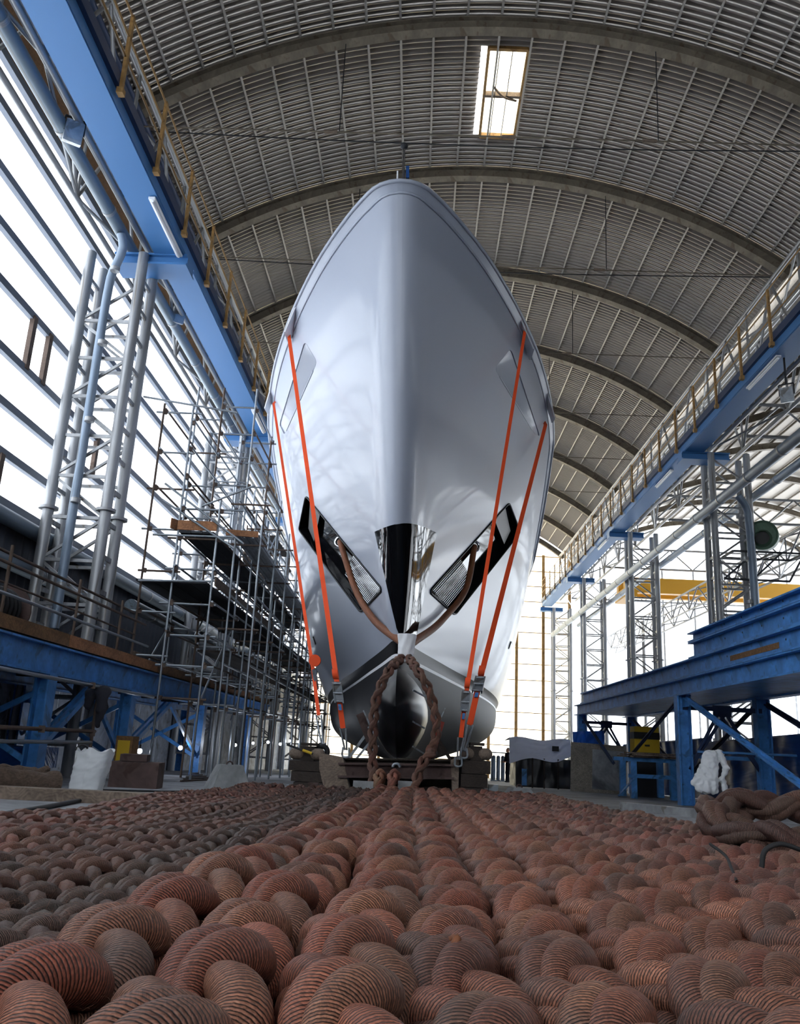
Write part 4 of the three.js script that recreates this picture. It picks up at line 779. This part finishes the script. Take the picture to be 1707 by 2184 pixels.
  for (const [p, q] of [[[326, 1140], [500, 1146]], [[306, 846], [505, 880]], [[295, 1238], [450, 1240]], [[352, 1031], [520, 1160]], [[345, 1065], [500, 1170]], [[430, 1080], [545, 1035]]]) { const a = P(...p, 18.1).sub(b), c = P(...q, 18.2).sub(b); obj('loose_tube', tube(a, c, 0.026, 8), M.galv, o); }
  obj('coupler', cp, M.rustTube, o).userData = { kind: 'stuff' };
  // inner lift beside the hull
  const o2 = thing('scaffold', 'narrow scaffold lift with ribbed metal deck close to the hull flank', 'scaffold', undefined, onFloor(-4.1, 19)), b2 = o2.position.clone(), L2 = (x, y, t) => V(x, y, t).sub(b2);
  for (let k = 0; k < 7; k++) for (const x of [-4.45, -3.85]) { const t = 19.2 + 2.4 * k, xx = x - 0.06 * k; obj('standard', tube(L2(xx, floorY(t) - CAM.y, t), L2(xx, k === 0 ? 4.9 : 5.9, t), 0.027, 8), M.galv, o2); if (k < 6) for (const y of [1.6, 3.2, 4.4, 5.5]) obj('ledger', tube(L2(xx, y, t), L2(xx - 0.06, y, t + 2.4), 0.024, 8), M.galv, o2); if (x === -4.45) for (const y of [2.4, 4.4, 5.4]) obj('transom', tube(L2(xx - 0.2, y, t), L2(xx + 0.75, y, t), 0.024, 8), M.rustTube, o2); }
  for (let i = 0; i < 3; i++) obj('deck_plank', [bar(L2(-4.4 + 0.2 * i, 4.6, 19.0), L2(-4.75 + 0.2 * i, 4.6, 33), 0.185, 0.05), bar(L2(-4.4 + 0.2 * i, 4.56, 19.0), L2(-4.75 + 0.2 * i, 4.56, 33), 0.05, 0.06)], M.galv, o2);
  obj('end_plank', boxAt(L2(-4.25, 4.62, 18.95), 0.75, 0.14, 0.05, 0.15), M.ply, o2);
}
// caged work lamps on a string below the platform, lit
for (const [x, y, t, s] of [[298, 1602, 19.5, 0.06], [385, 1595, 22.5, 0.06], [502, 1589, 26, 0.05], [540, 1585, 28, 0.045], [572, 1583, 29, 0.05], [598, 1587, 30, 0.05], [618, 1580, 31, 0.045], [636, 1582, 32, 0.045]]) {
  const p = P(x, y, t), o = thing('work_lamp', 'small bare work lamp shining below the left platform', 'lamp', 'string of work lamps below the platform', p);
  obj('bulb', new THREE.SphereGeometry(s, 12, 8), new THREE.MeshStandardMaterial({ color: 0xffffff, emissive: 0xeaf2ff, emissiveIntensity: 4 }), o);
  obj('holder', tube(new THREE.Vector3(0, s * 0.8, 0), new THREE.Vector3(0, s * 2.4, 0), s * 0.4, 8), M.black, o);
  obj('cord', tube(new THREE.Vector3(0, s * 2.4, 0), new THREE.Vector3(0, 0.55, 0), 0.008, 5), M.black, o);
  const l = new THREE.PointLight(0xeaf2ff, 0.6, 0, 2); l.position.set(0, -0.0, 0.0); l.castShadow = true; o.add(l);
}
{
  const sp = onFloor(-4.05, 10.9), o = thing('white_sack', 'crumpled white woven sack standing open beside the blue platform leg', 'sack', undefined, sp);
  const g = new THREE.CylinderGeometry(0.21, 0.19, 0.52, 48, 28, true), p = g.getAttribute('position');
  for (let i = 0; i < p.count; i++) { const x = p.getX(i), y = p.getY(i), z = p.getZ(i), a = Math.atan2(z, x), sq = 1 / Math.pow(Math.abs(Math.cos(a)) ** 4 + Math.abs(Math.sin(a)) ** 4, 0.25), k = sq * (1 + 0.09 * N3(x * 9, y * 9, z * 9) + 0.05 * N3(x * 26, y * 26, z * 26)); p.setXYZ(i, x * k + 0.03 * Math.sin(y * 6), y + 0.26 + 0.025 * (y > 0.24 ? Math.sin(a * 5) : 0), z * k * 0.8); }
  g.computeVertexNormals(); obj('sack_body', g, M.bag, o);
  obj('contents', new THREE.SphereGeometry(0.2, 16, 8, 0, 6.3, 0, 1.5).scale(1, 0.3, 0.8).translate(0.02, 0.4, 0), M.bag, o);
  obj('strap_loop', new THREE.TorusGeometry(0.07, 0.012, 6, 20, Math.PI).rotateY(0.4).translate(-0.14, 0.5, 0.02), M.rubber, o);
}
{
  const p = onFloor(-4.25, 13.4), o = thing('iron_weight', 'rusty brown iron weight box with a lid plate and ring', 'weight box', undefined, p);
  obj('body', [boxAt(new THREE.Vector3(0, 0.19, 0), 0.72, 0.38, 0.5, 0.1)], M.rust, o); obj('lid_plate', boxAt(new THREE.Vector3(-0.06, 0.44, 0), 0.4, 0.1, 0.35, 0.15), M.rust, o);
  obj('ring', new THREE.TorusGeometry(0.08, 0.015, 6, 20).rotateY(0.5).translate(-0.4, 0.2, 0.14), M.galv, o);
}
for (const [a, c, r, label] of [[[-30, 1668, 9.6], [122, 1678, 10.2], 0.12, 'weathered log lying under the left platform, lower one'], [[-30, 1658, 9.8], [70, 1652, 10.4], 0.1, 'weathered log lying across the lower log'], [[40, 1668, 10.1], [102, 1640, 10.4], 0.045, 'thin crooked branch bent over the logs']]) {
  const A = P(...a), B = P(...c); A.y = Math.max(A.y, floorY(-A.z) + r); B.y = Math.max(B.y, floorY(-B.z) + r);
  const mid = A.clone().lerp(B, 0.5).add(new THREE.Vector3(0, 0.02, 0)), g = sweep([A, A.clone().lerp(mid, 0.5).add(new THREE.Vector3(0, 0.03, 0.02)), mid, B], r, 12, 30), p = g.getAttribute('position');
  for (let i = 0; i < p.count; i++) { const k = 0.25 * r * N3(p.getX(i) * 7, p.getY(i) * 7, p.getZ(i) * 7); p.setY(i, p.getY(i) + k); p.setZ(i, p.getZ(i) + k); }
  g.computeVertexNormals(); tag(obj('log', g, M.log), label, 'log');
}
{ // lengths of cord and chain on the floor
  for (let k = 0; k < 6; k++) tag(obj('floor_rod', tube(...floorLine([[385 + 6 * k, 1668 - 3 * k], [455 - 8 * k, 1664 - 2 * k]], 0.02 + 0.015 * k), 0.018, 6), M.rustTube), 'rusty rod in a low heap behind the left concrete block', 'rod', 'rods in a heap');
  const o = thing('jacket', 'dark jacket draped over a scaffold tube below the platform', 'jacket', undefined, P(214, 1478, 14.4)), v = (x, y, z, r) => [x, y, z, r];
  obj('jacket_body', blob([[v(-0.18, -0.02, 0, 0.07), v(0.08, 0.02, 0, 0.1)], [v(-0.15, -0.05, 0.03, 0.08), v(-0.16, -0.22, 0.04, 0.07)], [v(0.05, 0, 0.03, 0.1), v(0.08, -0.25, 0.04, 0.09)], [v(0.08, -0.25, 0.04, 0.08), v(0.05, -0.52, 0.05, 0.05)]], 0.02, 0.05, 0.02, 12), M.darkCloth, o);
  const w = thing('winch', 'green winch with a coiled hose drum on the left platform deck', 'winch', undefined, V(-6.6, 1.44, 12.4));
  obj('drum', [tube(new THREE.Vector3(-0.1, 0.35, 0.3), new THREE.Vector3(-0.1, 0.35, -0.9), 0.24, 20)], M.dark, w);
  obj('motor', tube(new THREE.Vector3(-0.1, 0.32, 0.3), new THREE.Vector3(-0.1, 0.32, 0.8), 0.3, 16), M.green, w);
  for (let k = 0; k < 7; k++) obj('hose_turn', new THREE.TorusGeometry(0.3, 0.035, 8, 26).translate(-0.1, 0.36, -0.75 + 0.14 * k), M.rubber, w);
  obj('flange', [tube(new THREE.Vector3(-0.1, 0.35, -0.9), new THREE.Vector3(-0.1, 0.35, -0.93), 0.42, 24)], M.rust, w);
  const bc = thing('crate', 'blue plastic crate under the left platform', 'crate', undefined, onFloor(-7.1, 15.2)); obj('crate_body', [box(1.3, 0.35, 0.9, 0, 0.35, 0)], M.tarpBlue, bc); for (let k = 0; k < 3; k++) obj('foot', box(0.1, 0.18, 0.9, -0.5 + 0.5 * k, 0.09, 0), M.dark, bc);
  const bx = thing('hose_box', 'brown framed hose box standing behind the white sack', 'box', undefined, onFloor(-5.2, 15.6)); obj('box_body', box(0.3, 0.75, 0.35, 0, 0.42, 0), M.brownBoard, bx); obj('front_panel', box(0.22, 0.6, 0.02, 0, 0.42, 0.18), M.genYellow, bx);
}
// ---------------------------------------------------------------- right side
{
  const X0 = 5.95, X1 = 7.7, o = thing('work_table', 'blue steel work table piled with long girders beside the open bay', 'platform', undefined, onFloor(X0, 19.2)), b = o.position.clone(), L = (x, y, t) => V(x, y, t).sub(b);
  for (const x of [X0, X1]) { obj('table_beam', ibeam(L(x, 1.55, 7), L(x, 1.55, 31.6), 0.36, 0.26, 0.03, 0.03), M.blue, o); }
  for (let k = 0; k < 24; k++) obj('deck_plate', box(X1 - X0 - 0.3, 0.03, 1.0, (X0 + X1) / 2 - b.x, 1.42 + CAM.y - b.y, -(7.6 + k) - b.z), M.bluePale, o);
  for (let t = 8; t < 31; t += 1.5) obj('joist', bar(L(X0, 1.5, t), L(X1, 1.5, t), 0.08, 0.16), M.navy, o);
  for (const t of [8, 19.2, 30.8]) for (const x of [X0, X1]) obj('leg', ibeam(L(x, floorY(t) - CAM.y, t), L(x, 1.37, t), 0.3, 0.26, 0.035, 0.03, new THREE.Vector3(1, 0, 0)), M.blue, o);
  obj('gusset', boxAt(L(X0 + 0.02, 1.25, 18.95), 0.04, 0.26, 0.5), M.blue, o);
  const br = (a, c, m = M.blue, w = 0.13) => obj('brace', [bar(L(...a), L(...c), w, 0.03), bar(L(...a), L(...c), 0.03, w)], m, o);
  br([X0, 1.3, 18.9], [X0, -0.55, 12.6]); br([X0, 1.3, 19.5], [X0, -0.1, 24.4], M.navy, 0.1);
  br([X0, 1.25, 30.5], [X0, -0.2, 26], M.navy, 0.1);
  br([X1, 1.25, 19.5], [X1, -0.4, 24.5], M.navy); br([X1, 1.25, 30.4], [X1, -0.4, 25], M.navy); br([X1, 1.25, 18.9], [X1, -0.4, 13.5], M.navy);
  for (const t of [19.2, 30.8]) { const mx = (X0 + X1) / 2; obj('top_tie', bar(L(X0, 1.12, t), L(X1, 1.12, t), 0.06, 0.1), M.navy, o); for (const dx of [-0.08, 0.08]) { br([mx + dx, 1.05, t], [X0 + 0.1, -0.2, t], M.navy, 0.07); br([mx + dx, 1.05, t], [X1 - 0.1, -0.2, t], M.navy, 0.07); } obj('gusset', boxAt(L(mx, 1.08, t), 0.4, 0.24, 0.05), M.navy, o); }
  obj('mid_rail', bar(L(X0, 0.08, 19.3), L(X1, 0.08, 19.3), 0.06, 0.08), M.bluePale, o);
}
[[1.73 + 0.18, 5.95, 7, 30.4, 'long blue steel girder lying first on the work table'], [2.09 + 0.17, 5.95, 7, 18.2, 'shorter blue steel girder stacked second on the work table'], [2.43 + 0.12, 5.98, 7, 18.3, 'flat blue steel girder topmost of the stack on the work table']].forEach(([y, x, t0, t1, label], i) => {
  const o = thing('steel_girder', label, 'girder', undefined, V(x, y - (i === 2 ? 0.12 : 0.18), (t0 + t1) / 2)), b = o.position.clone(), h = [0.36, 0.34, 0.2][i];
  obj('beam_body', ibeam(V(x, y, t0).sub(b), V(x, y, t1).sub(b), h, 0.28, 0.03, 0.03), M.blue, o);
  obj('bolt_hole', Array.from({ length: 7 }, (_, k) => tube(V(x - 0.02, y + 0.04, t0 + 4 + (t1 - t0 - 5) * k / 7).sub(b), V(x + 0.02, y + 0.04, t0 + 4 + (t1 - t0 - 5) * k / 7).sub(b), 0.02, 6)), M.black, o);
  if (i === 0) obj('stencil_patch', box(0.006, 0.1, 2.2, V(x - 0.017, y - 0.02, 15).sub(b).x, 0.16, V(x, y, 15).sub(b).z), M.brownBoard, o);
});
function sheetBetween(a, c, h0, h1, n, amp, seed) { // hanging cloth from a to c
  return gridGeo(n, 14, (u, v) => { const p = a.clone().lerp(c, u), d = c.clone().sub(a), nx = -d.z / d.length(), nz = d.x / d.length(), w = amp * (N3(u * n * 0.28, v * 1.5, seed) + 0.5 * N3(u * n * 0.7, v * 3, seed + 4)); return new THREE.Vector3(p.x + nx * w, p.y + lerp(h0, h1, v), p.z + nz * w); });
}
const tarp = (name, label, m, a, c, h0, h1, n, amp, seed) => { const o = thing(name, label, 'tarpaulin', undefined, a); obj('cloth', sheetBetween(new THREE.Vector3(), c.clone().sub(a), h0, h1, n, amp, seed), m, o); obj('hem', bar(new THREE.Vector3(0, h1, 0), c.clone().sub(a).add(new THREE.Vector3(0, h1, 0)), 0.04, 0.04), m, o); for (const k of [0, 0.33, 0.66, 1]) obj('pole', tube(c.clone().sub(a).multiplyScalar(k).add(new THREE.Vector3(0.05, 0, 0)), c.clone().sub(a).multiplyScalar(k).add(new THREE.Vector3(0.05, h1, 0)), 0.025, 6), M.steel, o); return o; };
tarp('tarpaulin_screen', 'dark blue tarpaulin screen hung behind the work table', M.tarpBlue, onFloor(8.3, 13), onFloor(8.3, 25), 0.03, 1.58, 60, 0.09, 2);
tarp('tarpaulin_screen', 'blue tarpaulin screen further along behind the plywood board', M.tarpBlue, onFloor(8.7, 25.4), onFloor(8.2, 34), 0.03, 1.75, 60, 0.09, 6);
tag(obj('crumpled_tarp', sheetBetween(P(1222, 1600, 30.2), P(1290, 1598, 29.8), 0.0, 0.62, 30, 0.14, 9), mat(0x1f5fc4, 0.35)), 'bright blue crumpled plastic sheet behind the plywood board', 'tarpaulin');
{ // plywood board leaning on the table end
  const t = 28.6, a = P(1218, 1685, t), c = P(1337, 1693, t), h = P(1218, 1594, t).y - a.y, p = a.clone().lerp(c, 0.5); p.y = floorY(t);
  const o = thing('plywood_board', 'grey weathered plywood board with a pale washed patch leaning upright', 'board', undefined, p);
  obj('board', boxAt(new THREE.Vector3(0, h / 2 + 0.1, 0), c.x - a.x, h + 0.2, 0.03, 0, -0.04, -0.03), mat(0x9c9a97, 0.85, 0, { map: woodTex }), o);
  obj('washed_patch', boxAt(new THREE.Vector3(0.32, h / 2 + 0.06, 0.035), (c.x - a.x) * 0.58, h * 0.93, 0.006, 0, -0.04, -0.03), mat(0xc3cad3, 0.8, 0, { map: concreteTex }), o);
}
{ // covered stall: black wrapped base, white sheet over it
  const t = 32, f = onFloor(4.45, t), o = thing('covered_stall', 'timber stall wrapped in black sheeting with a white sheet over its top', 'stall', undefined, f), L = (px, py, d = 0) => P(px, py, t + d).sub(f);
  const a = L(1100, 1690), c = L(1218, 1690); a.y = c.y = 0; const top = L(1160, 1618).y;
  obj('black_sheeting', [sheetBetween(a, c, 0.02, top, 26, 0.06, 3), sheetBetween(c, new THREE.Vector3(c.x, 0, -2), 0.02, top, 12, 0.06, 5), sheetBetween(a, new THREE.Vector3(a.x, 0, -2), 0.02, top, 12, 0.06, 8)], M.tarpBlack, o);
  for (const x of [1135, 1160, 1190]) obj('post', box(0.05, top, 0.05, L(x, 1690).x, top / 2, 0.12), M.darkTimber, o);
  obj('blue_corner', boxAt(new THREE.Vector3(a.x + 0.3, top * 0.35, 0.1), 0.18, top * 0.55, 0.05), M.blue, o);
  const w0 = L(1086, 1622), w1 = L(1218, 1600), wt = L(1150, 1576).y;
  obj('white_sheet', [gridGeo(40, 18, (u, v) => { const x = lerp(w0.x, w1.x, u), yb = top + 0.02 + 0.18 * Math.sin(u * 7) * u - 0.25 * (1 - u) ** 3, y = lerp(yb, wt + 0.05 * Math.sin(u * 9), v); return new THREE.Vector3(x, y, 0.16 - 0.25 * v + 0.07 * N3(u * 8, v * 4, 1) + 0.03 * N3(u * 22, v * 9, 3)); }), gridGeo(10, 10, (u, v) => new THREE.Vector3(lerp(w0.x, w1.x, u), wt + 0.05 * Math.sin(u * 9) - 0.1 * v, -0.1 - 1.8 * v))], M.tarpWhite, o);
  obj('dark_box', boxAt(L(1183, 1597).add(new THREE.Vector3(0, 0, 0.25)), 0.22, 0.18, 0.15), M.black, o);
}
{ // generator
  const t = 26, c = P(1376, 1605, t), o = thing('generator', 'yellow and black generator standing behind the planks under the work table', 'generator', undefined, c.clone().setY(floorY(t)));
  const h = c.y - floorY(t);
  obj('stand', [box(0.7, h, 0.5, 0, h / 2, 0)], M.dark, o);
  obj('lower_case', box(0.74, 0.38, 0.55, 0, h + 0.19, 0), M.genYellow, o); obj('black_band', box(0.75, 0.2, 0.56, 0, h + 0.48, 0), M.black, o); obj('top_case', box(0.72, 0.16, 0.54, 0, h + 0.66, 0), M.genYellow, o);
  for (let k = 0; k < 3; k++) obj('vent_slot', box(0.12, 0.012, 0.01, 0, h + 0.44 + 0.045 * k, 0.285), M.chrome, o); obj('handle', box(0.14, 0.05, 0.02, 0, h + 0.2, 0.285), M.black, o);
}
{ // trestle with planks
  const t = 23.5, f = onFloor(6.05, t), o = thing('trestle', 'low blue trestle under the work table', 'trestle', undefined, f), y = P(1400, 1618, t).y - f.y;
  for (const x of [-0.15, 0.9]) { obj('leg', box(0.16, y - 0.1, 0.16, x, (y - 0.1) / 2, 0), M.blue, o); obj('leg', box(0.16, y - 0.1, 0.16, x, (y - 0.1) / 2, -1.2), M.blue, o); }
  obj('top_rail', [box(1.5, 0.1, 0.14, 0.35, y - 0.05, 0), box(1.5, 0.1, 0.14, 0.35, y - 0.05, -1.2)], M.blue, o); obj('low_rail', box(1.3, 0.1, 0.1, 0.35, y * 0.55, 0.05), M.blue, o); obj('brace', bar(new THREE.Vector3(-0.6, 0.05, 0.2), new THREE.Vector3(-0.15, y * 0.5, 0.1), 0.09, 0.03), M.bluePale, o);
  for (let k = 0; k < 5; k++) { const p = V(5.75 + 0.03 * k, 0, t - 0.25 + 0.12 * k); tag(obj('plank', boxAt(new THREE.Vector3(6.4 + 0.06 * k, f.y + y + 0.03 + 0.045 * (k % 3), -t - 0.25 + 0.14 * k), 1.7, 0.035, 0.16, 0.06 * k - 0.1), M.timber), 'pale timber plank laid across the low blue trestle', 'plank', 'planks on the trestle'); }
}
{ // white overalls slung over a bar
  const t = 17.6, c = P(1525, 1606, t), o = thing('overalls', 'white work overalls slung over the rail by the front table leg', 'overalls', undefined, c), q = (px, py, r, d = 0) => { const p = P(px, py, t - d).sub(c); return [p.x, p.y, p.z, r]; };
  obj('overalls_cloth', blob([[q(1508, 1608, .06), q(1536, 1606, .06)], [q(1507, 1612, .07, .06), q(1494, 1680, .09, .12)], [q(1515, 1610, .08, .06), q(1508, 1682, .1, .14)], [q(1524, 1610, .08, .06), q(1522, 1684, .09, .13)], [q(1500, 1640, .08, .1), q(1481, 1670, .055, .12)], [q(1537, 1608, .06, .05), q(1549, 1640, .05, .1)], [q(1549, 1640, .05, .1), q(1541, 1664, .045, .1)], [q(1541, 1664, .045, .1), q(1548, 1686, .06, .1)]], 0.016, 0.06, 0.03, 13), M.coverall, o);
  tag(obj('hanging_rail', tube(P(1488, 1603, t), P(1700, 1612, t - 0.2), 0.025, 8), M.bluePale), 'pale rail tied along the table legs carrying the overalls', 'rail');
}
{ // green blower on its bracket
  const c = V(12.35, 7.95, 29.6), o = thing('blower', 'green industrial blower on a steel bracket high beside a lattice column', 'blower', undefined, c), ax = new THREE.Vector3(-0.45, -0.1, 0.9).normalize(), k = s => ax.clone().multiplyScalar(s);
  obj('casing', tube(k(-0.35), k(0.3), 0.53, 32), M.green, o);
  obj('rim', new THREE.TorusGeometry(0.5, 0.04, 8, 36).lookAt(ax).translate(k(0.3).x, k(0.3).y, k(0.3).z), M.green, o);
  obj('inlet', new THREE.CylinderGeometry(0.25, 0.32, 0.22, 24, 1, true).rotateX(Math.PI / 2).lookAt(ax).translate(k(0.4).x, k(0.4).y - 0.12, k(0.4).z), M.green, o);
  obj('inlet_hole', tube(k(0.31).add(new THREE.Vector3(0, -0.12, 0)), k(0.33).add(new THREE.Vector3(0, -0.12, 0)), 0.24, 20), M.black, o);
  obj('motor', tube(k(-0.35), k(-0.85), 0.26, 16), M.dark, o);
  const fr = (a, b2) => bar(new THREE.Vector3(...a), new THREE.Vector3(...b2), 0.07, 0.07);
  obj('bracket', [fr([-1.3, -0.72, 0.5], [1.2, -0.72, 0.5]), fr([-1.3, -0.72, -0.6], [1.2, -0.72, -0.6]), fr([-1.3, -0.72, 0.5], [-1.3, -0.72, -0.6]), fr([1.2, -0.72, 0.5], [1.2, -0.72, -0.6]), fr([0.1, -0.72, 0.5], [0.1, -0.72, -0.6]), fr([-0.5, -0.72, 0.5], [-1.6, -1.7, 0.3]), fr([0.4, -0.72, 0.5], [-0.6, -1.7, 0.3]), fr([1.2, -0.72, 0.5], [0.7, -1.7, 0.3]), fr([-1.6, -1.7, 0.3], [0.7, -1.7, 0.3])], M.darkSheet, o);
}
{ // overhead crane of the neighbouring bay
  const t = 52, o = thing('bridge_crane', 'yellow bridge crane spanning the neighbouring bay', 'crane', undefined, V(22.3, 9.5, t));
  for (const [d, y] of [[0, 0.9], [1.8, 0.9]]) obj('girder', box(19, 0.95, 0.5, 0, y, -d), M.craneYellow, o);
  obj('end_carriage', [box(0.7, 0.6, 3, -9.2, 0.4, -0.9), box(0.7, 0.6, 3, 9.2, 0.4, -0.9)], M.craneYellow, o);
  obj('trolley', [box(1.6, 0.8, 2.2, 6, 1.6, -0.9)], M.dark, o);
}
// stacked racks, columns and gear far down the hall
for (const [x, t] of [[14.5, 40], [16.5, 46], [15.5, 58], [21, 62]]) {
  const o = thing('steel_post', 'slim steel post standing in the bright neighbouring bay', 'post', 'posts in the bright bay', onFloor(x, t)); obj('shaft', tube(new THREE.Vector3(), new THREE.Vector3(0, 11, 0), 0.12, 10), M.steel, o); obj('base_plate', box(0.5, 0.04, 0.5, 0, 0.02, 0), M.steel, o);
}
{
  const o = thing('gas_bottle_rack', 'rack of pale blue gas bottles standing behind the person', 'rack', undefined, onFloor(4.75, 47.5));
  obj('rack_frame', [box(1.1, 0.06, 0.5, 0, 1.5, 0), box(1.1, 0.06, 0.5, 0, 0.05, 0), box(0.06, 1.5, 0.06, -0.52, 0.75, 0.2), box(0.06, 1.5, 0.06, 0.52, 0.75, 0.2)], M.pipeBlue, o);
  for (let k = 0; k < 4; k++) obj('bottle', new THREE.CapsuleGeometry(0.11, 1.1, 4, 12).translate(-0.38 + 0.25 * k, 0.7, 0), M.pipeBlue, o);
}
{ // the person far down the slip
  const t = 46, d = rayOf(1084, 1660), f = onFloor(d.x * t, t), o = thing('person', 'person in dark work clothes standing looking down beside the white sheeted stall', 'person', undefined, f), v = (...a) => a;
  const body = blob([[v(-.09, .08, 0, .055), v(-.1, .48, .02, .065)], [v(-.1, .48, .02, .068), v(-.08, .88, 0, .095)], [v(.07, .08, .03, .055), v(.07, .48, .04, .065)], [v(.07, .48, .04, .068), v(.07, .88, 0, .095)], [v(-.1, .04, .08, .045), v(-.09, .05, -.03, .05)], [v(.07, .04, .12, .045), v(.07, .05, 0, .05)], [v(0, .92, 0, .145), v(0, 1.15, 0, .14)], [v(0, 1.15, 0, .14), v(0, 1.38, -.01, .13)], [v(-.14, 1.4, -.01, .075), v(.14, 1.4, -.01, .075)], [v(0, 1.42, 0, .06), v(0, 1.52, .03, .055)], [v(-.18, 1.38, 0, .06), v(-.23, 1.12, 0, .05)], [v(-.23, 1.12, 0, .048), v(-.12, 1.02, .2, .038)], [v(.18, 1.38, 0, .06), v(.22, 1.12, 0, .05)], [v(.22, 1.12, 0, .048), v(.06, 1.03, .22, .038)]], 0.022, 0.05);
  obj('body', body, M.darkCloth, o); o.rotation.y = -0.9;
  const h = obj('head', blob([[v(0, 1.62, .05, .095), v(0, 1.57, .08, .075)], [v(0, 1.585, .16, .014), v(0, 1.6, .15, .016)]], 0.012, 0.02), M.skin, o);
  obj('hair', blob([[v(0, 1.66, .02, .09), v(0, 1.63, -.005, .085)]], 0.014, 0.02), M.black, h);
  for (const s of [-1, 1]) { const bx = s < 0 ? -.11 : .05, bones = [[v(bx, 1.02, .22, .036), v(bx + .02, 1.02, .28, .034)]]; for (let k = 0; k < 4; k++) bones.push([v(bx - .025 + .017 * k, 1.02, .29, .0095), v(bx - .025 + .017 * k, 1.0, .355 - .01 * Math.abs(k - 1.5), .008)]); bones.push([v(bx + .035 * s * -1, 1.03, .25, .012), v(bx + .055 * s * -1, 1.035, .295, .009)]); obj('hand', blob(bones, 0.006, 0.008), M.skin, o); }
}
renderer.render(scene, camera);
